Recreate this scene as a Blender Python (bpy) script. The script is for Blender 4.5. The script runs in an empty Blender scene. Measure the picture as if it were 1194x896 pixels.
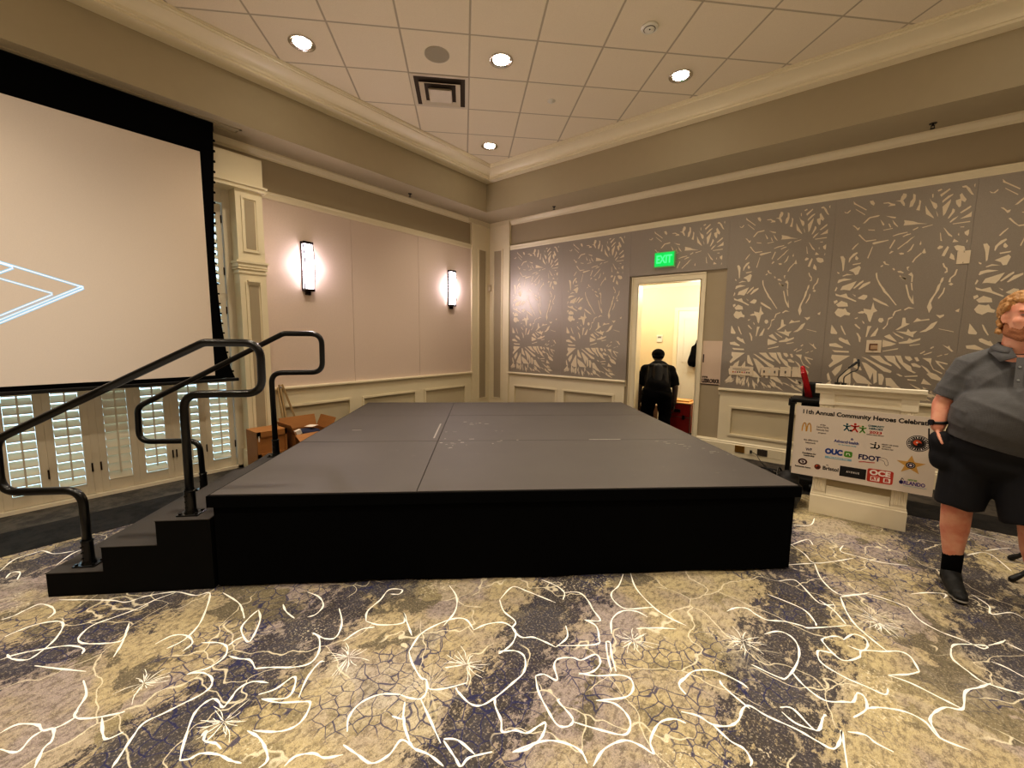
import bpy, bmesh, math, random
from mathutils import Vector, Matrix, Euler
R = math.radians
random.seed(7)
scene = bpy.context.scene
COL = scene.collection

# ------------------------------------------------------------------ helpers
def s2l(c):
    return tuple(((v/255)/12.92 if v/255 <= .04045 else ((v/255+.055)/1.055)**2.4) for v in c)

class NT:
    """small node-tree builder"""
    def __init__(s, name):
        s.m = bpy.data.materials.new(name); s.m.use_nodes = True
        s.t = s.m.node_tree; s.t.nodes.clear()
        s.out = s.n('ShaderNodeOutputMaterial'); s.b = s.n('ShaderNodeBsdfPrincipled')
        s.l(s.b.outputs[0], s.out.inputs[0])
    def n(s, k, **kw):
        x = s.t.nodes.new(k)
        for a, v in kw.items(): setattr(x, a, v)
        return x
    def l(s, a, b): s.t.links.new(a, b)
    def put(s, sock, v):
        if hasattr(v, 'is_output') or isinstance(v, bpy.types.NodeSocket): s.l(v, sock)
        elif isinstance(v, tuple) and len(v) == 3 and sock.type == 'RGBA': sock.default_value = (*v, 1)
        else: sock.default_value = v
    def math(s, op, a, b=0.0, clamp=False):
        x = s.n('ShaderNodeMath', operation=op, use_clamp=clamp)
        s.put(x.inputs[0], a); s.put(x.inputs[1], b); return x.outputs[0]
    def vm(s, op, a, b=(0, 0, 0)):
        x = s.n('ShaderNodeVectorMath', operation=op); s.put(x.inputs[0], a)
        if op == 'SCALE': s.put(x.inputs['Scale'], b)
        else: s.put(x.inputs[1], b)
        return x.outputs['Value'] if op in ('LENGTH', 'DISTANCE', 'DOT_PRODUCT') else x.outputs[0]
    def mix(s, f, a, b):
        x = s.n('ShaderNodeMix', data_type='RGBA'); s.put(x.inputs[0], f); s.put(x.inputs[6], a); s.put(x.inputs[7], b)
        return x.outputs[2]
    def noise(s, vec, scale, detail=3.0, rough=.5, dim='3D', dist=0.0):
        x = s.n('ShaderNodeTexNoise', noise_dimensions=dim)
        if vec is not None: s.put(x.inputs['Vector'], vec)
        x.inputs['Scale'].default_value = scale; x.inputs['Detail'].default_value = detail
        x.inputs['Roughness'].default_value = rough; x.inputs['Distortion'].default_value = dist
        return x
    def vor(s, vec, scale, feature='F1', rnd=1.0):
        x = s.n('ShaderNodeTexVoronoi', feature=feature); s.put(x.inputs['Vector'], vec)
        x.inputs['Scale'].default_value = scale; x.inputs['Randomness'].default_value = rnd
        return x
    def ramp(s, f, a, b):
        """smoothstep-like map range a..b -> 0..1"""
        x = s.n('ShaderNodeMapRange', interpolation_type='SMOOTHSTEP'); s.put(x.inputs[0], f)
        x.inputs[1].default_value = a; x.inputs[2].default_value = b; return x.outputs[0]
    def sep(s, v):
        x = s.n('ShaderNodeSeparateXYZ'); s.put(x.inputs[0], v); return x.outputs
    def comb(s, x_, y_, z_=0.0):
        x = s.n('ShaderNodeCombineXYZ')
        for i, v in enumerate((x_, y_, z_)): s.put(x.inputs[i], v)
        return x.outputs[0]
    def pos(s): return s.n('ShaderNodeNewGeometry').outputs['Position']
    def obj(s): return s.n('ShaderNodeTexCoord').outputs['Object']
    def bump(s, h, strength=.3, dist=.01):
        x = s.n('ShaderNodeBump'); x.inputs['Strength'].default_value = strength
        x.inputs['Distance'].default_value = dist; s.put(x.inputs['Height'], h)
        s.l(x.outputs[0], s.b.inputs['Normal'])

def mat(name, rgb, rough=.6, var=.06, vscale=8, bump=0.0, bscale=200, metal=0.0, emit=None, es=0.0, coat=0.0, spec=.5):
    t = NT(name); c = s2l(rgb) if max(rgb) > 1 else rgb
    n = t.noise(t.obj(), vscale, 3)
    lo = tuple(max(0, v*(1-var)) for v in c); hi = tuple(min(1, v*(1+var)) for v in c)
    t.l(t.mix(n.outputs[0], lo, hi), t.b.inputs['Base Color'])
    t.b.inputs['Roughness'].default_value = rough; t.b.inputs['Metallic'].default_value = metal
    t.b.inputs['Specular IOR Level'].default_value = spec
    if coat: t.b.inputs['Coat Weight'].default_value = coat
    if emit: t.b.inputs['Emission Color'].default_value = (*emit, 1); t.b.inputs['Emission Strength'].default_value = es
    if bump: t.bump(t.noise(t.obj(), bscale, 2).outputs[0], bump, .002)
    return t.m

class MB:
    """collects shapes; build() links them as ONE mesh object"""
    def __init__(s): s.bm = bmesh.new(); s.mi = 0
    def _tag(s, n0):
        s.bm.faces.ensure_lookup_table()
        for f in s.bm.faces[n0:]: f.material_index = s.mi
    def box(s, x0, x1, y0, y1, z0, z1, rot=None, bev=0):
        n0 = len(s.bm.faces)
        r = bmesh.ops.create_cube(s.bm, size=1)
        vs = r['verts']
        for v in vs: v.co = Vector((x0+(v.co.x+.5)*(x1-x0), y0+(v.co.y+.5)*(y1-y0), z0+(v.co.z+.5)*(z1-z0)))
        if rot is not None:
            for v in vs: v.co = rot @ v.co
        if bev:
            es = list({e for v in vs for e in v.link_edges})
            bmesh.ops.bevel(s.bm, geom=es, offset=bev, segments=2, affect='EDGES', profile=.5)
        s._tag(n0); return s
    def cyl(s, p0, p1, r0, r1=None, seg=20, cap=True):
        n0 = len(s.bm.faces); r1 = r0 if r1 is None else r1
        p0 = Vector(p0); p1 = Vector(p1); d = p1-p0
        M = Matrix.Translation((p0+p1)/2) @ d.to_track_quat('Z', 'Y').to_matrix().to_4x4()
        bmesh.ops.create_cone(s.bm, cap_ends=cap, segments=seg, radius1=max(r0, 1e-5), radius2=max(r1, 1e-5), depth=d.length, matrix=M)
        s._tag(n0); return s
    def sph(s, c, r, sub=2, rot=None):
        n0 = len(s.bm.faces)
        if not isinstance(r, (tuple, list)): r = (r, r, r)
        M = Matrix.Translation(c) @ (rot.to_4x4() if rot is not None else Matrix()) @ Matrix.Diagonal((*r, 1))
        bmesh.ops.create_icosphere(s.bm, subdivisions=sub, radius=1, matrix=M)
        s._tag(n0); return s
    def cap(s, p0, r0, p1, r1, sub=2):
        s.cyl(p0, p1, r0, r1, 16); s.sph(p0, r0, sub); s.sph(p1, r1, sub); return s
    def poly(s, pts, thick=None, nrm=None):
        """flat polygon, optionally extruded by vector thick"""
        n0 = len(s.bm.faces)
        vs = [s.bm.verts.new(p) for p in pts]
        try: f = s.bm.faces.new(vs)
        except ValueError: return s
        if thick is not None:
            r = bmesh.ops.extrude_face_region(s.bm, geom=[f])
            for v in r['geom']:
                if isinstance(v, bmesh.types.BMVert): v.co += Vector(thick)
        s._tag(n0); return s
    def prof(s, pts, o, u, w, ext):
        """2-D profile pts (a,b) at o + a*u + b*w extruded by ext"""
        o = Vector(o); u = Vector(u); w = Vector(w)
        return s.poly([o+a*u+b*w for a, b in pts], ext)
    def lathe(s, pts, c, seg=32, ax='z'):
        n0 = len(s.bm.faces); c = Vector(c); rings = []
        for r, h in pts:
            ring = []
            for k in range(seg):
                a = 2*math.pi*k/seg
                p = Vector((r*math.cos(a), r*math.sin(a), h))
                if ax == 'x': p = Vector((h, r*math.cos(a), r*math.sin(a)))
                if ax == 'y': p = Vector((r*math.cos(a), h, r*math.sin(a)))
                ring.append(s.bm.verts.new(c+p))
            rings.append(ring)
        for a, b in zip(rings, rings[1:]):
            for k in range(seg): s.bm.faces.new((a[k], a[(k+1) % seg], b[(k+1) % seg], b[k]))
        s._tag(n0); return s
    def tube(s, pts, r, seg=12, closed_caps=True):
        n0 = len(s.bm.faces); pts = [Vector(p) for p in pts]; rings = []
        up = None
        for i, p in enumerate(pts):
            d = (pts[min(i+1, len(pts)-1)]-pts[max(i-1, 0)]).normalized()
            if up is None:
                up = d.orthogonal().normalized()
            up = (up-d*up.dot(d)).normalized(); w = d.cross(up)
            rr = r[i] if isinstance(r, (list, tuple)) else r
            rings.append([s.bm.verts.new(p+rr*(math.cos(2*math.pi*k/seg)*up+math.sin(2*math.pi*k/seg)*w)) for k in range(seg)])
        for a, b in zip(rings, rings[1:]):
            for k in range(seg): s.bm.faces.new((a[k], a[(k+1) % seg], b[(k+1) % seg], b[k]))
        if closed_caps:
            s.bm.faces.new(rings[0][::-1]); s.bm.faces.new(rings[-1])
        s._tag(n0); return s
    def build(s, name, m, parent=None, smooth=False, loc=None, xf=None):
        if not getattr(s, 'keep', False): bmesh.ops.recalc_face_normals(s.bm, faces=s.bm.faces[:])
        if xf is not None: bmesh.ops.transform(s.bm, matrix=xf, verts=s.bm.verts[:])
        if loc is not None: bmesh.ops.translate(s.bm, vec=-Vector(loc), verts=s.bm.verts[:])
        me = bpy.data.meshes.new(name); s.bm.to_mesh(me); s.bm.free()
        for x in (m if isinstance(m, (list, tuple)) else [m]): me.materials.append(x)
        if smooth: me.polygons.foreach_set('use_smooth', [True]*len(me.polygons))
        o = bpy.data.objects.new(name, me); COL.objects.link(o)
        if parent is not None: o.parent = parent
        if loc is not None: o.location = loc
        return o

def autosmooth(o, ang=35):
    me = o.data; bm = bmesh.new(); bm.from_mesh(me)
    for f in bm.faces: f.smooth = True
    for e in bm.edges:
        if len(e.link_faces) == 2 and e.calc_face_angle(0) > R(ang): e.smooth = False
    bm.to_mesh(me); bm.free(); return o

def blob(name, mb, vox, m, parent, smooth=3, cut=None, loc=None, disp=None):
    """voxel-remesh the collected shapes into one continuous skin"""
    me = bpy.data.meshes.new('tmp'); mb.bm.to_mesh(me); mb.bm.free()
    o = bpy.data.objects.new('tmp', me); COL.objects.link(o)
    r = o.modifiers.new('r', 'REMESH'); r.mode = 'VOXEL'; r.voxel_size = vox
    if smooth:
        q = o.modifiers.new('s', 'SMOOTH'); q.factor = .5; q.iterations = smooth
    dg = bpy.context.evaluated_depsgraph_get()
    me2 = bpy.data.meshes.new_from_object(o.evaluated_get(dg))
    bpy.data.objects.remove(o); bpy.data.meshes.remove(me)
    bm = bmesh.new(); bm.from_mesh(me2)
    for co, no in (cut or []):
        bmesh.ops.bisect_plane(bm, geom=bm.verts[:]+bm.edges[:]+bm.faces[:], plane_co=co, plane_no=no, clear_outer=True)
        es = [e for e in bm.edges if e.is_boundary]
        if es: bmesh.ops.holes_fill(bm, edges=es)
    if disp:
        bm.normal_update()
        for v in bm.verts: v.co += v.normal*disp(v.co)
    bm.to_mesh(me2); bm.free()
    me2.name = name; me2.materials.clear(); me2.materials.append(m)
    me2.polygons.foreach_set('use_smooth', [True]*len(me2.polygons))
    o = bpy.data.objects.new(name, me2); COL.objects.link(o); o.parent = parent
    return o

def tag(o, label, cat, group=None, kind=None):
    o['label'] = label; o['category'] = cat
    if group: o['group'] = group
    if kind: o['kind'] = kind
    return o
def thing(name, label, cat, loc=(0, 0, 0), rz=0, group=None):
    o = bpy.data.objects.new(name, None); COL.objects.link(o); o.empty_display_size = .1
    o.location = loc; o.rotation_euler = (0, 0, rz)
    return tag(o, label, cat, group)
def struct(o): o['kind'] = 'structure'; return o
def kids(o): return [c for c in COL.objects if c.parent == o]
def copy_tree(o, parent=None):
    c = o.copy(); COL.objects.link(c); c.parent = parent
    for ch in kids(o): copy_tree(ch, c)
    return c
def text_mesh(s, size, mb, fx, bold=0.0, align='CENTER', width=None):
    """adds flat text polygons to mb; fx maps (u,v) -> 3-D point"""
    cu = bpy.data.curves.new('t', 'FONT'); cu.body = s; cu.size = size; cu.align_x = align; cu.align_y = 'CENTER'
    cu.offset = bold; cu.resolution_u = 3
    o = bpy.data.objects.new('t', cu); COL.objects.link(o)
    dg = bpy.context.evaluated_depsgraph_get(); dg.update()
    me = bpy.data.meshes.new_from_object(o.evaluated_get(dg))
    if len(me.vertices):
        xs = [v.co.x for v in me.vertices]; w = max(xs)-min(xs); cx = (max(xs)+min(xs))/2
        k = (width/w) if width else 1.0
        off = len(mb.bm.verts); vs = [mb.bm.verts.new(fx((v.co.x-(cx if width else 0))*k, v.co.y)) for v in me.vertices]
        for p in me.polygons:
            try:
                f = mb.bm.faces.new([vs[i] for i in p.vertices]); f.material_index = mb.mi
            except ValueError: pass
    bpy.data.objects.remove(o); bpy.data.curves.remove(cu); bpy.data.meshes.remove(me)
def fillet(pts, rad, seg=8):
    pts = [Vector(p) for p in pts]; out = [pts[0]]
    for i in range(1, len(pts)-1):
        p = pts[i]; a = (pts[i-1]-p); b = (pts[i+1]-p); la, lb = a.length, b.length; a.normalize(); b.normalize()
        th = a.angle(b); t = min(rad/math.tan(th/2), la*.49, lb*.49)
        A = p+a*t; B_ = p+b*t
        for k in range(seg+1):
            q = k/seg; out.append((1-q)**2*A+2*q*(1-q)*p+q*q*B_)
    out.append(pts[-1]); return out

# ------------------------------------------------------------------ camera
cx, cy, cz = 5.36204201, -6.03759107, 1.52722528
fw = Vector((-0.61750277, 0.77866644, -0.11121559)); rr = Vector((0.78273025, 0.62226746, 0.01079601)); uu = Vector((-0.07761234, 0.08038524, 0.99373766))
cam = bpy.data.cameras.new('camera'); cam.sensor_fit = 'HORIZONTAL'; cam.sensor_width = 36; cam.lens = 485.476/1194*36
cam.clip_start = .05; cam.clip_end = 100
co = bpy.data.objects.new('camera', cam); COL.objects.link(co)
Mx = Matrix.Identity(4)
for i in range(3): Mx[i][0] = rr[i]; Mx[i][1] = uu[i]; Mx[i][2] = -fw[i]
Mx.translation = Vector((cx, cy, cz)); co.matrix_world = Mx
scene.camera = co
scene.view_settings.view_transform = 'Standard'; scene.view_settings.look = 'Medium High Contrast'
scene.view_settings.exposure = 0.30

# ------------------------------------------------------------------ materials
CREAM = mat('cream_paint', (232, 220, 190), .38, .02)
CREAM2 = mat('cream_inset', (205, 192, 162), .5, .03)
TAUPE = mat('taupe_paint', (172, 158, 132), .6, .03, bump=.15, bscale=300)
SOFF = mat('soffit_paint', (176, 163, 136), .65, .03, bump=.25, bscale=400)
DARKM = mat('dark_bronze', (38, 26, 22), .35, .1, metal=.6)
BLK = mat('black_paint', (7, 7, 7), .28, .1, coat=.15)
BLKP = mat('black_plastic', (12, 12, 13), .45, .1)
CLOTH = mat('black_cloth', (5, 5, 6), .9, .2, bump=.3, bscale=500, spec=.1)
WHITE = mat('white_plastic', (225, 220, 205), .4, .02)
SHUT = mat('shutter_paint', (226, 214, 190), .4, .02)
PAPER = mat('white_paper', (225, 215, 200), .7, .03)
CHROME = mat('chrome', (220, 215, 210), .12, .02, metal=1)
RED = mat('red_plastic', (150, 12, 22), .25, .1, coat=.3)
WOOD = mat('pale_wood', (170, 145, 105), .5, .12, 30)
HALL = mat('hall_paint', (226, 208, 170), .6, .02)

def weave(name, rgb, rough=.8, sc=260, seam=False, amt=.12):
    t = NT(name); c = s2l(rgb); p = t.obj(); x, y, z = t.sep(p)
    h = t.math('ADD', x, y)
    a = t.math('SINE', t.math('MULTIPLY', h, sc*2.0)); b = t.math('SINE', t.math('MULTIPLY', z, sc*2.0))
    n = t.noise(p, 60, 3).outputs[0]
    w = t.math('MULTIPLY', t.math('ADD', a, b), .25)
    f = t.math('ADD', t.math('MULTIPLY', w, .5), n)
    t.l(t.mix(f, tuple(v*(1-amt) for v in c), tuple(min(1, v*(1+amt)) for v in c)), t.b.inputs['Base Color'])
    t.b.inputs['Roughness'].default_value = rough
    t.bump(f, .15, .002); return t.m
FABRIC = weave('linen_wall_fabric', (222, 203, 188), .75, amt=.05)
def wallpaper():
    t = NT('metallic_wallpaper'); c = s2l((166, 157, 146)); p = t.obj()
    n = t.noise(p, 220, 2).outputs[0]
    t.l(t.mix(n, tuple(v*.85 for v in c), tuple(v*1.12 for v in c)), t.b.inputs['Base Color'])
    t.b.inputs['Metallic'].default_value = .38; t.b.inputs['Roughness'].default_value = .40
    t.bump(n, .25, .002); return t.m
WPAPER = wallpaper()
WPAT = mat('wallpaper_motif', (232, 217, 190), .55, .05, 60)

def carpet():
    t = NT('floral_carpet'); p = t.pos(); x, y, z = t.sep(p)
    warp = t.noise(p, 1.3, 3, .55); wv = t.vm('SCALE', t.vm('SUBTRACT', warp.outputs[1], (.5, .5, .5)), .55)
    q = t.vm('ADD', p, wv)
    qf = t.vm('ADD', q, t.vm('SCALE', t.vm('SUBTRACT', t.noise(p, 9, 3).outputs[1], (.5, .5, .5)), .05))
    # base clouds
    n1 = t.noise(q, 1.7, 5, .6).outputs[0]; n2 = t.noise(t.vm('ADD', q, (7, 3, 1)), 2.6, 6, .65).outputs[0]
    n3 = t.noise(t.vm('ADD', q, (1, 9, 4)), 1.2, 4, .6).outputs[0]
    c = t.mix(t.ramp(n1, .42, .58), s2l((198, 182, 146)), s2l((176, 163, 158)))
    c = t.mix(t.ramp(n2, .535, .56), c, s2l((126, 117, 98)))
    c = t.mix(t.ramp(n3, .56, .68), c, s2l((206, 196, 180)))
    fine = t.noise(p, 38, 4, .7).outputs[0]
    c = t.mix(t.math('MULTIPLY', t.ramp(fine, .52, .6), .35), c, s2l((98, 92, 84)))
    # per-petal tone
    cellv = t.vor(qf, 1.9); tone = t.sep(cellv.outputs['Color'])[0]
    c = t.mix(t.math('MULTIPLY', t.ramp(tone, .3, .9), .35), c, s2l((220, 204, 156)))
    # navy streaks along y, about one metre apart
    sw = t.math('MULTIPLY', t.math('SUBTRACT', t.noise(p, .8, 2).outputs[0], .5), .55)
    ph = t.math('ADD', t.math('MULTIPLY', t.math('ADD', t.math('ADD', x, t.math('MULTIPLY', y, .15)), sw), 2*math.pi/1.07), -2*math.pi*3.62/1.07)
    st = t.math('COSINE', ph)
    det = t.noise(t.comb(t.math('MULTIPLY', x, 1.0), t.math('MULTIPLY', y, .55), 0.0), 17, 8, .78).outputs[0]
    m = t.math('ADD', t.math('MULTIPLY', st, .17), det)
    navy = t.mix(t.noise(p, 7, 3).outputs[0], s2l((11, 12, 25)), s2l((56, 58, 84)))
    c = t.mix(t.math('MULTIPLY', t.math('ADD', t.math('MULTIPLY', t.ramp(m, .585, .605), .78), t.math('MULTIPLY', t.ramp(m, .50, .60), .14)), .97), c, navy)
    m2 = t.math('ADD', t.math('MULTIPLY', st, .16), n2)
    c = t.mix(t.math('MULTIPLY', t.ramp(m2, .60, .72), .42), c, s2l((100, 98, 106)))
    fine2 = t.noise(t.comb(t.math('MULTIPLY', x, 1.0), t.math('MULTIPLY', y, .5), 0.0), 46, 5, .75).outputs[0]
    c = t.mix(t.math('MULTIPLY', t.ramp(fine2, .48, .58), .5), c, s2l((96, 88, 78)))
    c = t.mix(t.math('MULTIPLY', t.ramp(t.noise(p, 95, 3, .7).outputs[0], .55, .62), .35), c, s2l((228, 216, 190)))
    # navy crackle veins
    cr = t.vor(t.vm('ADD', p, t.vm('SCALE', t.noise(p, 6, 2).outputs[1], .10)), 15, 'DISTANCE_TO_EDGE').outputs['Distance']
    cm = t.math('MULTIPLY', t.math('SUBTRACT', 1.0, t.ramp(cr, .016, .046)), t.ramp(t.noise(t.vm('ADD', p, (4, 4, 0)), 1.5, 2).outputs[0], .50, .56))
    c = t.mix(t.math('MULTIPLY', cm, .8), c, s2l((46, 52, 100)))
    # white petal outlines
    e1 = t.vor(qf, 1.9, 'DISTANCE_TO_EDGE').outputs['Distance']
    wob = t.math('MULTIPLY', t.noise(p, 3, 2).outputs[0], .030)
    l1 = t.math('MULTIPLY', t.math('SUBTRACT', 1.0, t.ramp(e1, .002, .008)), t.ramp(t.noise(p, 1.1, 1).outputs[0], .50, .53))
    q2 = t.vm('ADD', t.vm('ADD', p, (3.3, 1.7, 0)), t.vm('SCALE', t.vm('SUBTRACT', t.noise(p, 2.2, 3, .6).outputs[1], (.5, .5, .5)), .6))
    e2 = t.vor(q2, 1.5, 'DISTANCE_TO_EDGE').outputs['Distance']
    l2 = t.math('MULTIPLY', t.math('SUBTRACT', 1.0, t.ramp(e2, .003, .008)), t.ramp(t.noise(p, 1.6, 1).outputs[0], .50, .54))
    # starburst stamens at cell centres
    vc = t.vor(p, 1.25); cp = vc.outputs['Position']; d = t.vm('SUBTRACT', p, cp); dx, dy, dz = t.sep(d)
    ang = t.math('ARCTAN2', dy, dx); rad = vc.outputs['Distance']
    rays = t.noise(t.comb(t.math('MULTIPLY', ang, 5.0), t.math('MULTIPLY', rad, 1.2), tone), 2.2, 2).outputs[0]
    lr = t.math('MULTIPLY', t.ramp(rays, .54, .6), t.math('SUBTRACT', 1.0, t.ramp(rad, .07, .26)))
    sp = t.math('MULTIPLY', t.ramp(t.noise(p, 75, 1).outputs[0], .6, .64), t.ramp(t.noise(t.vm('ADD', p, (8, 2, 5)), 2.4, 2).outputs[0], .60, .66))
    ln = t.math('MAXIMUM', t.math('MAXIMUM', l1, l2), t.math('MAXIMUM', t.math('MULTIPLY', lr, .8), t.math('MULTIPLY', sp, .8)))
    c = t.mix(t.math('MULTIPLY', ln, .8), c, s2l((250, 240, 212)))
    # yarn grain
    g = t.noise(p, 260, 2, .6).outputs[0]
    c = t.mix(t.math('MULTIPLY', t.ramp(g, .42, .7), .38), c, s2l((40, 38, 34)))
    c = t.mix(.13, c, s2l((30, 28, 34)))
    t.l(c, t.b.inputs['Base Color']); t.b.inputs['Roughness'].default_value = .95
    t.b.inputs['Specular IOR Level'].default_value = .15
    t.bump(g, .5, .004); return t.m
CARPET = carpet()
def border(name, a, b):
    t = NT(name); p = t.pos(); n = t.noise(p, 5, 5, .7).outputs[0]; g = t.noise(p, 200, 2).outputs[0]
    c = t.mix(t.ramp(n, .4, .62), s2l(a), s2l(b)); c = t.mix(t.math('MULTIPLY', g, .3), c, s2l((20, 19, 18)))
    t.l(c, t.b.inputs['Base Color']); t.b.inputs['Roughness'].default_value = .95; t.b.inputs['Specular IOR Level'].default_value = .15
    t.bump(g, .4, .004); return t.m
BORD1 = border('grey_border_carpet', (92, 86, 78), (66, 62, 58)); BORD2 = border('charcoal_border_carpet', (50, 48, 46), (36, 35, 35))

def ceiling_mat():
    t = NT('acoustic_tile'); p = t.pos(); x, y, z = t.sep(p); k = 1/math.sqrt(2)/.6096
    gx, gy = 2.55686, -3.15551
    X = t.math('SUBTRACT', x, gx); Y = t.math('SUBTRACT', y, gy)
    a = t.math('MULTIPLY', t.math('ADD', X, Y), k); b = t.math('MULTIPLY', t.math('SUBTRACT', Y, X), k)
    def edge(v):
        f = t.math('FRACT', t.math('ADD', v, 100.0)); return t.math('MINIMUM', f, t.math('SUBTRACT', 1.0, f))
    e = t.math('MINIMUM', edge(a), edge(b))
    ln = t.math('SUBTRACT', 1.0, t.ramp(e, .009, .019))
    n = t.noise(p, 160, 3, .7).outputs[0]
    base = t.mix(n, s2l((214, 200, 174)), s2l((234, 221, 196)))
    c = t.mix(t.math('MULTIPLY', ln, .52), base, s2l((112, 98, 76)))
    t.l(c, t.b.inputs['Base Color']); t.b.inputs['Roughness'].default_value = .9
    t.bump(t.math('SUBTRACT', t.math('MULTIPLY', n, .3), t.math('MULTIPLY', ln, 1.0)), .4, .006); return t.m
CEIL = ceiling_mat()

# ------------------------------------------------------------------ room shell
XW, YW = 9.6, -10.5
ZS, ZC = 3.61, 4.185
f = MB(); f.box(-.2, XW, YW, 2.2, -.12, 0); floor = struct(f.build('floor', CARPET))
def flat(name, x0, x1, y0, y1, z, m, parent=None):
    b = MB(); b.box(x0, x1, y0, y1, z-.004, z); return b.build(name, m, parent)
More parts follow.
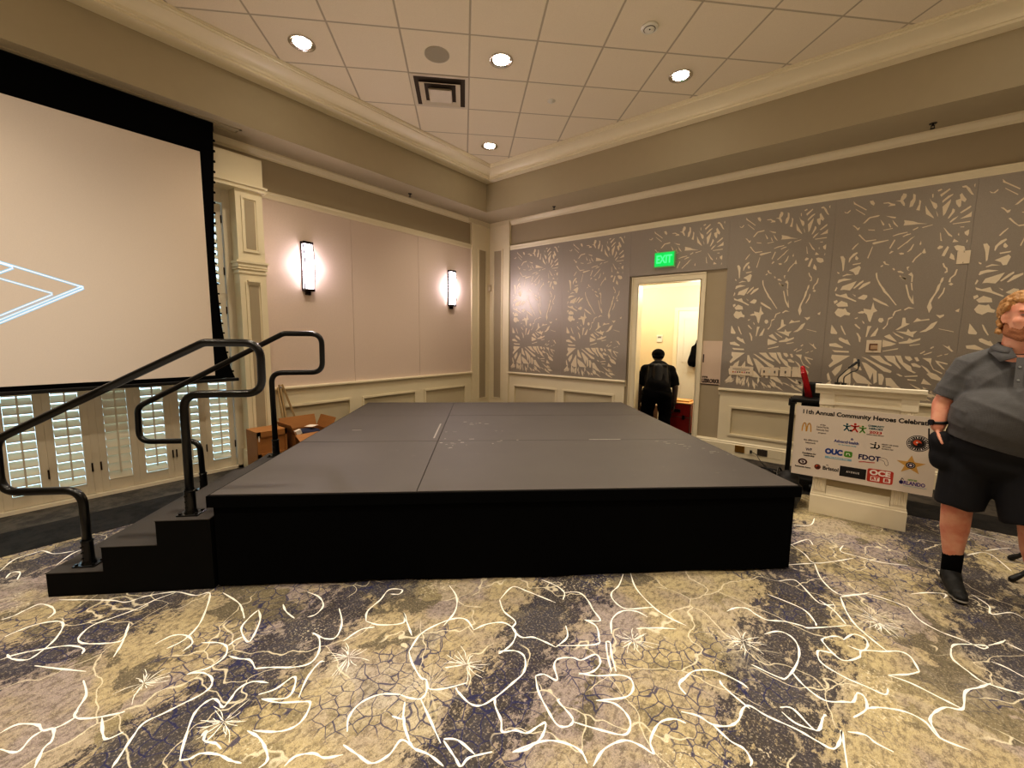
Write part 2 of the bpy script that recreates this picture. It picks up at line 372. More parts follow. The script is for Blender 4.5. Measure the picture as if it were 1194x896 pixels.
# carpet borders inlaid along the walls
flat('border_carpet', 0, .46, YW, -.0, .004, BORD1, floor); flat('border_carpet', .46, XW, -.62, 0, .004, BORD1, floor)
flat('border_carpet', .46, .98, YW, -.62, .004, BORD2, floor); flat('border_carpet', .98, XW, -1.07, -.62, .004, BORD2, floor)
flat('border_carpet', 1.4, 5.2, .16, 2.0, .004, BORD2, floor)
CL = "1958,-6104 1958,-6060 1933,-6018 1920,-5965 2006,-5927 2089,-5922 2128,-5950|2168,-6098 2155,-6056 2154,-5988 2202,-5919 2273,-5904 2390,-5943 2465,-6004 2477,-6040 2412,-6082 2355,-6093|1944,-5895 2063,-5797 2183,-5705 2267,-5657 2280,-5584 2315,-5512 2375,-5445 2493,-5391 2519,-5334 2574,-5342 2706,-5400 2814,-5461 2884,-5539 2891,-5608|2369,-5457 2365,-5549 2389,-5628 2388,-5722 2387,-5810 2455,-5864 2521,-5861 2589,-5813 2641,-5758 2639,-5726 2508,-5683|2610,-5710 2694,-5745 2767,-5781|2584,-5280 2762,-5257 2864,-5270 2937,-5287|2918,-5210 3015,-5238 3127,-5314 3138,-5344 3012,-5327 2948,-5263 2918,-5210|2970,-5102 3048,-5119 3145,-5116|2964,-4960 3063,-4940 3159,-4964 3200,-5026 3187,-5067|3251,-4920 3375,-4973 3452,-5048 3417,-5090 3332,-5106|2811,-5636 2802,-5567 2858,-5521 2941,-5518 2972,-5566|2974,-5491 3039,-5437 3105,-5421 3169,-5452 3188,-5515 3167,-5564 3157,-5594|3100,-5413 3083,-5376 3088,-5346|3174,-5436 3231,-5413 3283,-5382 3358,-5387|3358,-5387 3402,-5341 3483,-5274 3519,-5212 3480,-5151 3385,-5103 3326,-5111|3157,-5594 3193,-5550 3260,-5530 3314,-5546 3333,-5587 3328,-5645 3323,-5710 3317,-5771 3361,-5812 3415,-5852 3454,-5881|2385,-6115 2392,-6063 2437,-5984 2500,-5903 2581,-5862 2627,-5871|2559,-6017 2664,-5953 2787,-5874|2844,-5889 2958,-5892 3028,-5924 3075,-5935 3130,-5894 3176,-5834 3193,-5806|3073,-5929 3083,-5977 3058,-6020 3006,-6032 2945,-6081 2949,-6124|3157,-5869 3259,-5879 3297,-5871 3305,-5828|3054,-6024 3079,-5995 3143,-6003 3167,-6026 3244,-6051|3045,-6125 3110,-6086 3068,-6050 3058,-6020|3606,-5724 3539,-5696 3435,-5643 3399,-5605 3396,-5564 3430,-5553 3476,-5551 3459,-5521 3423,-5477 3429,-5423 3491,-5382|3521,-5434 3547,-5375 3539,-5299 3582,-5308 3631,-5363 3554,-5435|3554,-5435 3629,-5397 3699,-5335 3733,-5315 3781,-5362 3790,-5410 3757,-5460 3682,-5514|3665,-5528 3731,-5511 3800,-5513 3849,-5527 3854,-5557|3606,-5724 3627,-5700 3635,-5668 3689,-5630 3745,-5611 3789,-5589|3555,-5646 3545,-5625 3584,-5645 3631,-5622 3673,-5616|3918,-5497 3913,-5455 3952,-5410 4000,-5392 4041,-5344|3668,-5333 3592,-5260 3550,-5186 3563,-5165|1233,-6098 1091,-6035 1067,-5957 1070,-5904 1187,-5858 1237,-5766|1383,-6078 1313,-6053 1355,-6019 1461,-6034|1406,-5867 1277,-5783 1243,-5709|3464,-4885 3549,-4853 3628,-4765 3561,-4715 3655,-4758 3742,-4798|3464,-4885 3396,-4833 3363,-4728 3320,-4638 3380,-4589 3402,-4626 3362,-4658|3508,-5042 3500,-4941 3539,-4882|3568,-4377 3686,-4429 3773,-4524 3811,-4644|3818,-4875 3768,-4763 3779,-4656 3817,-4566 3873,-4535 3958,-4567|3958,-4567 3981,-4491 4045,-4424 4133,-4437 4173,-4511 4171,-4587 4163,-4610|4154,-4600 4217,-4544 4276,-4548 4326,-4619 4325,-4703 4314,-4807 4293,-4874 4248,-4897 4170,-4887 4147,-4877|4017,-4934 4062,-4956 4111,-4916 4167,-4831|3818,-4875 3887,-4911 3984,-4940 4017,-4934 4064,-4973 4073,-5012 4032,-5040 3990,-5053|3990,-5053 3923,-5107 3895,-5184 3919,-5250 3971,-5287|4073,-5012 4169,-5047 4286,-5090|4033,-5063 4099,-5120 4184,-5158 4207,-5162|4047,-5137 4089,-5120 4083,-5108 4114,-5124|4006,-5324 4082,-5311 4150,-5296 4172,-5239 4159,-5179 4194,-5165 4228,-5165 4286,-5146 4358,-5141|4286,-5076 4367,-5094 4406,-5102 4408,-5061 4459,-4992|4282,-5072 4328,-5041 4417,-5040|4314,-4807 4341,-4839 4402,-4874 4438,-4908 4473,-4871 4515,-4852 4532,-4800 4548,-4771 4568,-4832 4552,-4903 4518,-4947|4518,-4947 4551,-4883 4600,-4821 4669,-4787 4716,-4784 4753,-4808|4774,-4804 4777,-4720 4822,-4640 4882,-4621 4926,-4621 4899,-4578 4900,-4485 4939,-4429 4984,-4417|4381,-4606 4407,-4574 4470,-4564 4415,-4503 4408,-4453 4458,-4404 4497,-4391 4534,-4314 4575,-4350 4572,-4418 4529,-4475|4381,-4606 4440,-4667 4516,-4714 4586,-4748 4622,-4730 4629,-4697 4604,-4677 4535,-4655 4532,-4639|4525,-4467 4594,-4432 4674,-4361 4723,-4348 4754,-4392 4743,-4458 4654,-4549|4654,-4549 4717,-4515 4771,-4523 4811,-4558 4813,-4618 4735,-4658 4629,-4697|3900,-4288 3879,-4140 3973,-4119 4073,-4110 4168,-4102|3900,-4288 3984,-4351 4086,-4376 4108,-4429 4182,-4451 4228,-4414 4290,-4402 4357,-4398|3972,-3964 4076,-3959 4156,-3987 4186,-4052|4156,-3987 4223,-3932 4297,-3961 4366,-4022 4439,-4080 4369,-4128|4357,-4398 4365,-4301 4314,-4232|4369,-4128 4439,-4130 4491,-4198 4503,-4254 4363,-4381|4349,-3570 4380,-3708 4378,-3805 4415,-3864 4500,-3896 4587,-3818 4622,-3779|4378,-3524 4475,-3669 4622,-3779 4715,-3814 4815,-3822|4533,-4137 4485,-4033 4497,-3930 4560,-3879 4628,-3885|4615,-4014 4708,-3932 4782,-3883|4533,-4203 4577,-4279 4639,-4364|4533,-4203 4554,-4199 4593,-4266 4655,-4351|4944,-4276 4907,-4248 4905,-4200 4919,-4188|5144,-1983 5256,-1889 5276,-1692|5158,-2380 5254,-2491 5310,-2595 5403,-2508 5529,-2340|5161,-2407 5255,-2212 5295,-2295|5151,-2774 5249,-2669 5318,-2602|5318,-2602 5366,-2816 5454,-2939 5550,-2860 5598,-2801|5151,-3013 5221,-2935 5270,-2976 5362,-3120 5435,-3088|4959,-3551 4991,-3486 5043,-3450 5090,-3476 5148,-3490 5223,-3444 5299,-3425 5337,-3417 5487,-3271|5114,-3218 5288,-3249 5352,-3338 5360,-3376|5361,-3087 5430,-3149 5487,-3257|5461,-2969 5522,-2901 5591,-2826 5682,-2823 5768,-2838|5461,-2969 5488,-3118 5530,-3236 5607,-3338 5649,-3380|5768,-2838 5805,-2952 5876,-3010 5957,-3025 6023,-3049 6040,-3010 5928,-3089 5899,-3150|5899,-3150 5891,-3242 5933,-3309 5979,-3355 6095,-3339|5476,-3419 5517,-3332 5563,-3335 5572,-3392 5548,-3454 5493,-3457|5481,-3415 5446,-3409 5394,-3473 5402,-3519 5470,-3596 5536,-3520 5548,-3454 5626,-3398 5693,-3343 5733,-3358 5754,-3455|5754,-3455 5710,-3512 5637,-3576|5637,-3576 5714,-3571 5802,-3596 5868,-3615|5448,-3567 5403,-3580 5376,-3603 5395,-3681 5481,-3719 5551,-3723 5618,-3727 5631,-3678|5152,-3630 5208,-3557 5266,-3564 5302,-3638 5304,-3755 5276,-3887 5245,-3912 5135,-3905|5288,-3835 5341,-3895 5414,-3930 5481,-3885 5510,-3861 5525,-3793 5549,-3802 5552,-3872 5509,-3958|5552,-3872 5595,-3828 5677,-3787 5736,-3798 5770,-3857 5854,-3854|5770,-3857 5753,-3792 5764,-3733 5812,-3651 5868,-3615 5897,-3481 5952,-3407 5999,-3339|4908,-4227 4930,-4127 4990,-4067 5047,-4052 5119,-4056 5149,-4070|5040,-4100 5064,-4130 5172,-4181|4952,-4376 5013,-4352 5068,-4356 5119,-4323 5145,-4270 5149,-4200 5170,-4165 5233,-4174 5330,-4168 5395,-4176 5447,-4176 5468,-4116 5472,-4067 5489,-4232|5068,-4356 5136,-4386 5186,-4389 5214,-4421 5214,-4447|5269,-4093 5312,-4066 5393,-4125 5412,-4036 5421,-4012|5277,-4113 5328,-4138 5393,-4125|5490,-4053 5543,-4026 5576,-4043 5625,-4047|5473,-2148 5457,-2271 5530,-2289 5685,-2285 5821,-2220|5796,-2657 5881,-2569 5962,-2521 5947,-2588|6171,-1758 6272,-1622 6321,-1660 6360,-1867|6264,-1218 6540,-1291|6294,-1577 6388,-1456 6458,-1387|6086,-2419 6139,-2517 6131,-2622 6224,-2529 6264,-2560|6126,-2913 6181,-2945|6133,-2882 6103,-2932 6051,-3000|6034,-3148 6078,-3158 6127,-3194"
def carpet_lines():
    rn = random.Random(9); q = MB()
    def ribbon(P, w0):
        P = [Vector((a, b_, 0)) for a, b_ in P]; S = []
        for i in range(len(P)-1):
            p0 = P[max(i-1, 0)]; p1_ = P[i]; p2_ = P[i+1]; p3_ = P[min(i+2, len(P)-1)]
            for k in range(6):
                u = k/6; S.append(.5*((2*p1_)+(p2_-p0)*u+(2*p0-5*p1_+4*p2_-p3_)*u*u+(3*p1_-p0-3*p2_+p3_)*u**3))
        S.append(P[-1]); prev = None; ph = rn.uniform(0, 9); h = .0006+rn.random()*.0008
        for i, s in enumerate(S):
            d = (S[min(i+1, len(S)-1)]-S[max(i-1, 0)])
            if d.length < 1e-6: continue
            d.normalize(); n = Vector((-d.y, d.x, 0)); w = w0*(.55+.45*math.sin(i*.43+ph)**2+.12*math.sin(i*1.9))*min(1, .35+i*.25, .35+(len(S)-1-i)*.25)
            cur = (q.bm.verts.new(s+n*w/2+Vector((0, 0, h))), q.bm.verts.new(s-n*w/2+Vector((0, 0, h))))
            if prev: q.bm.faces.new((prev[0], cur[0], cur[1], prev[1]))
            prev = cur
    for pl in CL.split('|'):
        ribbon([(int(v.split(',')[0])/1000, int(v.split(',')[1])/1000) for v in pl.split()], .0112)
    for (x, y) in ((3.069, -5.726), (4.092, -4.756), (5.074, -3.761), (4.637, -4.105), (3.554, -5.57), (5.629, -3.126), (3.626, -5.079)):
        for k in range(24):
            a = rn.uniform(0, 6.283); r0 = rn.uniform(.0, .03); r1 = r0+rn.uniform(.025, .10); b_ = a+rn.uniform(-.15, .15)
            ribbon([(x+r0*math.cos(a), y+r0*math.sin(a)), (x+(r0+r1)/2*math.cos(a), y+(r0+r1)/2*math.sin(a)), (x+r1*math.cos(b_), y+r1*math.sin(b_))], .0036)
    return struct(q.build('petal_outline', mat('outline_yarn', (252, 247, 238), .95, .08, 90, bump=.4, bscale=260, spec=.1), floor))
carpet_lines()
b = MB(); b.box(0, XW, YW, 0, ZC, ZC+.1); struct(b.build('ceiling', CEIL))
# left wall: solid right part, header above the window bay, solid far part
BY0, BY1 = -7.21, -4.29
b = MB(); b.box(-.2, 0, BY1, 0, 0, 4.3); b.box(-.2, 0, YW, BY0, 0, 4.3); b.box(-.2, 0, BY0, BY1, 3.0, 4.3)
wl = struct(b.build('wall_left', TAUPE))
b = MB(); b.box(-.2, 2.93, 0, .15, 0, 4.3); b.box(3.80, XW+.2, 0, .15, 0, 4.3); b.box(2.93, 3.80, 0, .15, 2.33, 4.3)
wr = struct(b.build('wall_right', TAUPE))
b = MB(); b.box(-.2, XW+.2, YW-.2, YW, 0, 4.3); struct(b.build('wall_front', TAUPE))
b = MB(); b.box(XW, XW+.2, YW, 0, 0, 4.3); struct(b.build('wall_far_right', TAUPE))
# soffits
SL, SR = .487, .628
b = MB(); b.box(0, SL, YW, 0, ZS, ZC); struct(b.build('trim_1', SOFF))
b = MB(); b.box(SL, XW, -SR, 0, ZS, ZC); struct(b.build('trim_2', SOFF))
b = MB(); b.box(XW-.6, XW, YW, -SR, ZS, ZC); b.box(SL, XW-.6, YW, YW+.6, ZS, ZC); struct(b.build('trim_3', SOFF))
def crown_prof(face, lip, top):
    d = top-lip; z0 = 4.06
    pts = [(face, z0), (lip, z0), (lip, z0+.02), (lip+.018, z0+.024), (lip+.018, z0+.034)]
    for k in range(1, 7):
        a = k/6*math.pi/2; pts.append((lip+.018+(d-.05)*(1-math.cos(a)), z0+.034+.055*math.sin(a)))
    pts += [(top-.03, 4.158), (top-.012, 4.162), (top-.012, 4.172), (top, 4.172), (top, ZC+.001), (face, ZC+.001)]
    return pts
# right crown mitred against left crown
def crown(name, prof, axis):
    m = MB(); n = len(prof); A = []; Bv = []
    for d, z in prof:
        other = d*(1.0)
        if axis == 'y':     # along left wall: x = d; starts where the right crown sits
            A.append(Vector((d, -(d+.1), z))); Bv.append(Vector((d, YW, z)))
        else:
            A.append(Vector((d-.1, -d, z))); Bv.append(Vector((XW, -d, z)))
    va = [m.bm.verts.new(p) for p in A]; vb = [m.bm.verts.new(p) for p in Bv]
    for k in range(n): m.bm.faces.new((va[k], va[(k+1) % n], vb[(k+1) % n], vb[k]))
    m.bm.faces.new(va); m.bm.faces.new(vb[::-1])
    return autosmooth(m.build(name, CREAM), 25)
struct(crown('trim_4', crown_prof(SL, .66, .864), 'y')); struct(crown('trim_5', crown_prof(SR, .74, .962), 'x'))
# small crown under the soffit, picture rail, chair rail, wainscot
wc = [(0, 3.525), (.012, 3.525), (.016, 3.54), (.03, 3.55), (.05, 3.585), (.055, 3.59), (.055, 3.61), (0, 3.61)]
pr = [(0, 3.085), (.028, 3.085), (.034, 3.10), (.034, 3.14), (.04, 3.15), (.04, 3.165), (0, 3.165)]
cr_ = [(0, .80), (.02, .80), (.024, .83), (.03, .85), (.055, .868), (.055, .885), (.05, .895), (0, .895)]
def rail(name, prof, side, a, b_, m=CREAM, off=0.0):
    q = MB()
    if side == 'l': q.prof([(d+off, z) for d, z in prof], (0, a, 0), (1, 0, 0), (0, 0, 1), (0, b_-a, 0))
    else: q.prof([(d+off, z) for d, z in prof], (a, 0, 0), (0, -1, 0), (0, 0, 1), (b_-a, 0, 0))
    return struct(q.build(name, m))
rail('trim_6', wc, 'l', YW, -.5); rail('trim_7', wc, 'r', .5, XW)
rail('trim_8', pr, 'l', -4.02, -.5); rail('trim_9', pr, 'r', .48, XW)
rail('trim_10', cr_, 'l', -4.02, -.5); rail('trim_11', cr_, 'r', .48, 2.80); rail('trim_12', cr_, 'r', 4.10, XW)
WT = .022
def wainscot(side, a, b_, panels, name, ztop=.81, zin=(.27, .665)):
    """board with framed, recessed panels and a moulding round each"""
    q = MB()
    def B(u0, u1, d0, d1, z0, z1):
        if side == 'l': q.box(d0, d1, u0, u1, z0, z1)
        else: q.box(u0, u1, -d1, -d0, z0, z1)
    q.mi = 0
    us = [a]+[v for p in panels for v in p]+[b_]
    B(a, b_, 0, WT, zin[1], ztop); B(a, b_, 0, WT, .0, zin[0])
    for i in range(0, len(us), 2): B(us[i], us[i+1], 0, WT, zin[0], zin[1])
    for (p0, p1) in panels:
        w = .028
        B(p0, p1, 0, WT+.012, zin[1]-w, zin[1]); B(p0, p1, 0, WT+.012, zin[0], zin[0]+w)
        B(p0, p0+w, 0, WT+.0115, zin[0]+w, zin[1]-w); B(p1-w, p1, 0, WT+.0115, zin[0]+w, zin[1]-w)
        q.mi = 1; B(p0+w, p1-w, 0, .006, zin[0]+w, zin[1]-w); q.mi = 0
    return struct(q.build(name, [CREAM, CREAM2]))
wainscot('l', -4.0, -.5, [(-3.86, -2.92), (-2.75, -1.79), (-1.62, -.66)], 'trim_13')
wainscot('r', .48, 2.78, [(.63, 1.57), (1.69, 2.62)], 'trim_14')
wainscot('r', 4.12, XW, [(4.24, 5.02), (5.14, 6.10), (6.22, 7.2), (7.32, 8.3), (8.42, 9.4)], 'trim_15')
bb = [(0, 0), (.04, 0), (.04, .16), (.034, .17), (.034, .185), (.024, .195), (.02, .205), (0, .205)]
rail('baseboard_left', bb, 'l', -4.0, -.5); rail('baseboard_right', bb, 'r', .48, 2.80); rail('baseboard_right', bb, 'r', 3.86, XW)
# fabric panels on the left wall (three boards, narrow seams)
ys = [-4.02, -2.845, -1.70, -.52]
for i in range(3):
    q = MB(); q.box(0, .018, ys[i]+.002, ys[i+1]-.002, .895, 3.085); struct(q.build('fabric_panel', FABRIC, wl))
# pilasters folded into the corner
for side in 'lr':
    q = MB()
    def B(u0, u1, d0, d1, z0, z1):
        if side == 'l': q.box(d0, d1, -u1, -u0, z0, z1)
        else: q.box(u0, u1, -d1, -d0, z0, z1)
    B(.0, .52, 0, .05, 0, 3.61)
    B(.0, .60 if side == 'l' else .52, .05, .066, 3.53, 3.61)
    B(.13, .16, .05, .062, .37, 3.12); B(.34, .37, .05, .062, .37, 3.12); B(.16, .34, .05, .062, 3.10, 3.12); B(.16, .34, .05, .062, .37, .39)
    B(.0, .53, .05, .07, 0, .2)
    q.mi = 1; B(.17, .33, .05, .055, .39, 3.10)
    struct(q.build('trim_16' if side == 'l' else 'trim_17', [CREAM, TAUPE]))
# tall pilaster beside the window bay with an entablature running over the bay
q = MB(); F = .20; y0, y1 = -4.275, -4.01
q.box(-.02, F, y0, y1, 0, 3.09)
q.box(-.02, F+.02, y0-.02, y1+.02, 0, .22)
q.box(-.02, F+.025, y0-.025, y1+.025, 2.30, 2.325); q.box(-.02, F+.014, y0-.014, y1+.014, 2.26, 2.30); q.box(-.02, F+.018, y0-.018, y1+.018, 2.235, 2.25)
q.box(-.02, F+.01, y0-.01, y1+.01, 2.19, 2.215)
q.box(-.02, F+.03, YW, y1+.03, 3.07, 3.11); q.box(-.02, F+.045, YW, y1+.045, 3.11, 3.13)
q.box(-.02, F+.01, YW, y1+.01, 3.13, 3.42)
for (za, zb) in ((.36, 2.1), (2.42, 3.0)):
    q.box(F, F+.012, y0+.05, y0+.07, za, zb); q.box(F, F+.012, y1-.07, y1-.05, za, zb)
    q.box(F, F+.012, y0+.07, y1-.07, zb-.02, zb); q.box(F, F+.012, y0+.07, y1-.07, za, za+.02)
    q.mi = 1; q.box(F, F+.004, y0+.085, y1-.085, za+.035, zb-.035); q.mi = 0
q.box(F, F+.03, y0+.07, y1-.07, 2.1, 2.118)
struct(q.build('trim_18', [CREAM, TAUPE]))
# bay jamb (side reveal)
q = MB(); q.box(-.18, .0, -4.30, -4.27, 0, 3.07); q.box(-.18, .03, -4.345, -4.27, 0, 3.07); q.box(-.1, .03, BY0, BY1, 0, .035); q.box(-.05, .02, BY0, BY1, 2.93, 3.07)
struct(q.build('trim_19', SHUT))
# ------------------------------------------------------------------ wallpaper boards with the pressed leaf motif
WP = "586,3050 615,3038 614,3002 584,2964 575,3009|662,3035 684,3019 687,2957 669,2899 642,2892 646,2953 665,2980|712,2965 729,2949 725,2847 696,2858 714,2916|761,2901 783,2855 835,2767 839,2751 773,2808 766,2846|782,2970 803,2930 846,2898 853,2867 842,2839 824,2860|843,2835 860,2794 864,2763 856,2782|884,2861 943,2931 942,2898 913,2785 897,2763|856,2979 926,3031 931,3018 867,2954|835,3025 864,3037 874,3023 845,3011|878,2916 919,2961 956,2975 953,2961 893,2907 880,2895|960,2836 978,2821 978,2797 943,2738 930,2737 955,2801|971,2905 1004,2916 996,2958 1011,2973 1027,2941 1051,2901 1041,2874 1014,2897 1015,2838 1001,2829 978,2868|1002,3033 1030,3038 1062,3003 1078,2965 1098,2927 1077,2937 1052,2976 1032,3015 1007,3020|1085,3027 1097,3042 1098,3002 1089,3011|1007,2781 1081,2840 1089,2831 1080,2815 1021,2773|1013,2721 1076,2763 1096,2783 1098,2731|946,2702 969,2734 1010,2757 991,2730 956,2695|965,2687 1095,2694 1096,2682 970,2678|1024,2649 1057,2649 1054,2638 1029,2641|1058,2596 1092,2617 1093,2574 1087,2551 1064,2572|906,2666 920,2652 955,2599 984,2565 981,2554 953,2575|985,2505 995,2540 1032,2505|890,2620 898,2607 908,2546 916,2523 901,2528|609,2779 686,2755 725,2733 805,2709 726,2718 685,2718 609,2721 616,2753|684,2668 729,2693 730,2680 694,2661|618,2615 678,2638 683,2627 623,2608|752,2683 837,2701 833,2693 758,2674|643,2543 682,2588 717,2608 687,2577 653,2535|661,2446 686,2481 706,2529 715,2527 697,2467 670,2445|751,2517 761,2553 767,2515 758,2506|774,2427 793,2477 809,2423 794,2419|708,2341 727,2383 774,2437 781,2426 737,2375 718,2333|882,2464 900,2488 927,2477 924,2459 894,2448|920,2380 935,2433 957,2479 970,2465 958,2419 943,2372|977,2356 985,2409 1010,2377 1020,2330 1000,2339|997,2468 1022,2477 1074,2459 1086,2422 1054,2408 1018,2424|1017,2579 1024,2595 1029,2565 1021,2566|1080,2493 1085,2522 1091,2510 1086,2492|933,2312 943,2317 958,2279 977,2259 981,2216 960,2206 958,2222 971,2229 964,2254 945,2274|673,2300 697,2304 685,2273 701,2253 681,2267|932,2122 941,2165 958,2176 957,2139 946,2115|989,2118 999,2160 1026,2194 1038,2248 1050,2247 1040,2187 1008,2153 1008,2111|689,2222 716,2245 733,2212 734,2136 722,2137 720,2201|639,2201 683,2185 680,2162 640,2185|634,2259 659,2244 655,2235|618,2451 642,2442 639,2427 619,2435|590,2944 610,2932 607,2916 592,2925|802,2996 812,3000 815,2963 807,2959|186,3046 210,3015 315,2929 311,2920 217,2995 191,3012|208,2963 304,2882 299,2875 215,2949|114,2947 142,2929 172,2957 175,2945 153,2920 126,2927|323,3020 354,3021 372,2986 363,2962 336,2986|432,2981 481,2981 505,2962 537,2950 539,2933 475,2936 498,2950 477,2967 438,2971|530,2982 568,2981 574,3024 605,3045 619,3021 592,2977 610,2937 606,2921 586,2935 569,2965|280,2788 322,2840 337,2853 417,2863 427,2855 413,2846 343,2839 301,2791|463,2845 553,2818 549,2803 515,2814|426,2817 465,2760 464,2743 451,2749|520,2802 576,2718 572,2712 539,2748|494,2762 504,2760 523,2717 513,2714|455,2701 538,2711 537,2702 461,2693|196,2788 217,2784 246,2750 270,2757 264,2732 249,2723 228,2756|332,2724 394,2713 395,2702 338,2714|252,2681 267,2685 303,2634 326,2607 418,2608 418,2599 332,2591 293,2629|375,2572 389,2584 518,2595 519,2586 391,2557|351,2418 387,2551 391,2538 360,2409|211,2526 235,2564 269,2596 270,2586 222,2522|521,2503 557,2594 568,2586 531,2495|535,2629 582,2647 657,2656 658,2646 588,2634 540,2622|581,2489 630,2534 665,2567 666,2555 631,2521 591,2482|525,2451 543,2477 563,2468 531,2444|599,2448 642,2444 643,2428 615,2428|614,2612 659,2637 660,2627 624,2604|195,2394 197,2434 231,2484 266,2500 273,2486 219,2432 201,2383|118,2470 145,2473 167,2437 164,2302 154,2289 141,2386|250,2442 259,2461 283,2425 269,2407 252,2418|229,2370 307,2380 303,2366 235,2356|202,2305 294,2351 312,2329 291,2251 265,2246 247,2281|113,2176 122,2210 176,2222 252,2207 156,2187 119,2169|152,2249 194,2270 254,2254 195,2252 158,2241|142,2091 160,2138 291,2190 259,2118 235,2082 180,2093|255,2105 309,2169 343,2193 345,2173 301,2129 266,2098|299,2092 341,2153 402,2176 403,2156 355,2119 310,2088|98,2087 111,2135 123,2120 109,2084|431,2259 445,2271 456,2198 498,2116 532,2068 518,2056 472,2131 440,2212|482,2372 502,2376 509,2350 540,2334 536,2326 500,2340|466,2325 488,2339 491,2325 472,2314|563,2293 577,2298 589,2278 580,2268|604,2263 633,2264 659,2243 655,2234 611,2248|624,2204 627,2223 643,2203 683,2187 685,2161 655,2183|103,2300 127,2285 126,2271 111,2279|99,2063 146,2040 205,2057 224,2015 309,1963 299,1953 204,2002 107,2035|301,1998 351,2036 388,2027 390,2003 366,1974 318,1987|254,2048 290,2025 284,2016|126,1937 168,1972 219,1947 227,1912 145,1912|101,1973 128,1985 135,1964 109,1944|122,1846 146,1890 191,1879 207,1888 226,1850 252,1836 246,1813 207,1819 176,1796 141,1815|437,1991 458,1986 544,1927 566,1900 503,1931 444,1971|369,1880 427,1865 439,1944 454,1884 479,1852 450,1837 432,1741 417,1757 400,1818 377,1839|322,1841 355,1856 377,1846 367,1830 330,1832|465,2155 488,2114 521,2079 555,2031 640,1897 630,1897 557,2005 513,2053|497,1756 506,1776 531,1775 541,1749 525,1729 507,1736|540,1669 567,1702 576,1774 610,1787 606,1774 578,1755 577,1708 551,1662|608,1807 620,1846 667,1864 668,1854 630,1839 616,1796|99,1622 102,1706 156,1622 152,1605 106,1610|183,1699 195,1691 235,1601 226,1601 198,1650|302,1711 315,1715 354,1670 349,1663 315,1691|326,1615 342,1611 367,1567 366,1519 355,1526 345,1574|408,1581 415,1690 447,1687 434,1656 417,1578|177,1558 194,1566 240,1538 250,1545 283,1483 226,1510 185,1535|98,1494 154,1502 218,1461 214,1451 105,1468|132,1423 216,1418 271,1416 273,1399 156,1401|130,1366 281,1360 124,1230 111,1251 147,1302 127,1330|327,1331 345,1332 401,1216 391,1209 335,1237 326,1275|175,1225 228,1264 217,1199 177,1132 145,1178|208,1091 237,1150 276,1217 301,1253 316,1064 261,1060|400,1293 438,1281 527,1203 536,1094 512,1072 498,1188 483,1111 438,1212|333,1189 434,1128 497,1061 375,1068 338,1122|400,1351 433,1342 526,1285 643,1217 634,1199 583,1209 517,1264|467,1367 544,1370 584,1321 643,1277 633,1270 555,1302|545,1177 576,1172 594,1139 585,1064 559,1066|609,1133 649,1136 711,1053 621,1053|580,1371 660,1371 674,1318 716,1254 710,1243 656,1298 614,1323|454,1595 499,1673 504,1656 486,1588 450,1579|553,1515 556,1542 658,1504 621,1483 557,1468|565,1428 677,1458 673,1444 566,1419|646,1655 686,1694 689,1772 708,1772 718,1720 746,1713 665,1655|562,1582 601,1602 661,1530 646,1530 573,1569|623,1629 711,1570 707,1560 651,1596|690,1186 705,1187 735,1169 716,1161|297,1780 323,1789 324,1779 306,1770|363,1751 380,1738 387,1717 374,1724|102,1142 114,1164 141,1079 112,1080|676,2127 690,2126 719,2009 745,1957 747,2014 766,1905 746,1919 712,1984|718,2137 730,2136 744,2046 731,2060|864,1889 877,1951 907,2018 919,2085 943,2121 932,2048 902,1975 888,1925 900,1881 883,1831|930,1961 960,2027 969,2076 978,2069 970,2014 938,1954|993,2099 1013,2116 1032,2100 1016,2085|693,1863 725,1887 769,1869 726,1871 699,1853|776,1728 801,1770 830,1753 885,1762 887,1749 822,1740|935,1801 963,1795 989,1804 990,1787 965,1767|1066,1838 1095,1858 1091,1825 1074,1830|832,1629 875,1661 907,1711 946,1733 943,1717 920,1667 877,1635|965,1663 1069,1635 1070,1628 975,1655|654,1635 732,1629 739,1659 761,1629 807,1638 782,1603 784,1577 720,1607|684,1520 745,1538 757,1564 782,1545 837,1565 834,1545 766,1512 690,1507|763,1493 842,1507 838,1498 773,1484|850,1410 885,1437 885,1423 859,1402|877,1398 936,1428 933,1416 885,1392|920,1464 941,1483 948,1473 928,1458|1007,1500 1044,1479 1056,1492 1063,1467 1087,1439 1074,1434 1050,1461|977,1383 1011,1400 1012,1392 982,1379|1029,1403 1054,1414 1052,1404 1033,1397|878,1356 943,1356 941,1305 965,1254 1027,1220 1023,1209 961,1248 928,1317|972,1338 1013,1327 1059,1313 1055,1302 996,1320 1046,1253 1032,1258 988,1307|875,1282 920,1252 946,1215 988,1198 1023,1162 1021,1136 956,1157 920,1200 933,1208|740,1374 778,1373 798,1343 777,1326 750,1348|812,1364 835,1367 852,1333 834,1325|794,1300 822,1305 867,1275 863,1262 810,1272|671,1374 711,1373 736,1308 792,1271 804,1232 835,1211 821,1205 771,1231 706,1307|755,1166 847,1180 851,1167 763,1156|779,1136 841,1132 845,1121 785,1123|901,1147 961,1089 887,1094|687,1188 738,1169 729,1159 698,1176"
WPOLY = [[tuple(int(v) for v in q.split(',')) for q in s.split()] for s in WP.split('|')]
WT2 = .030   # board thickness
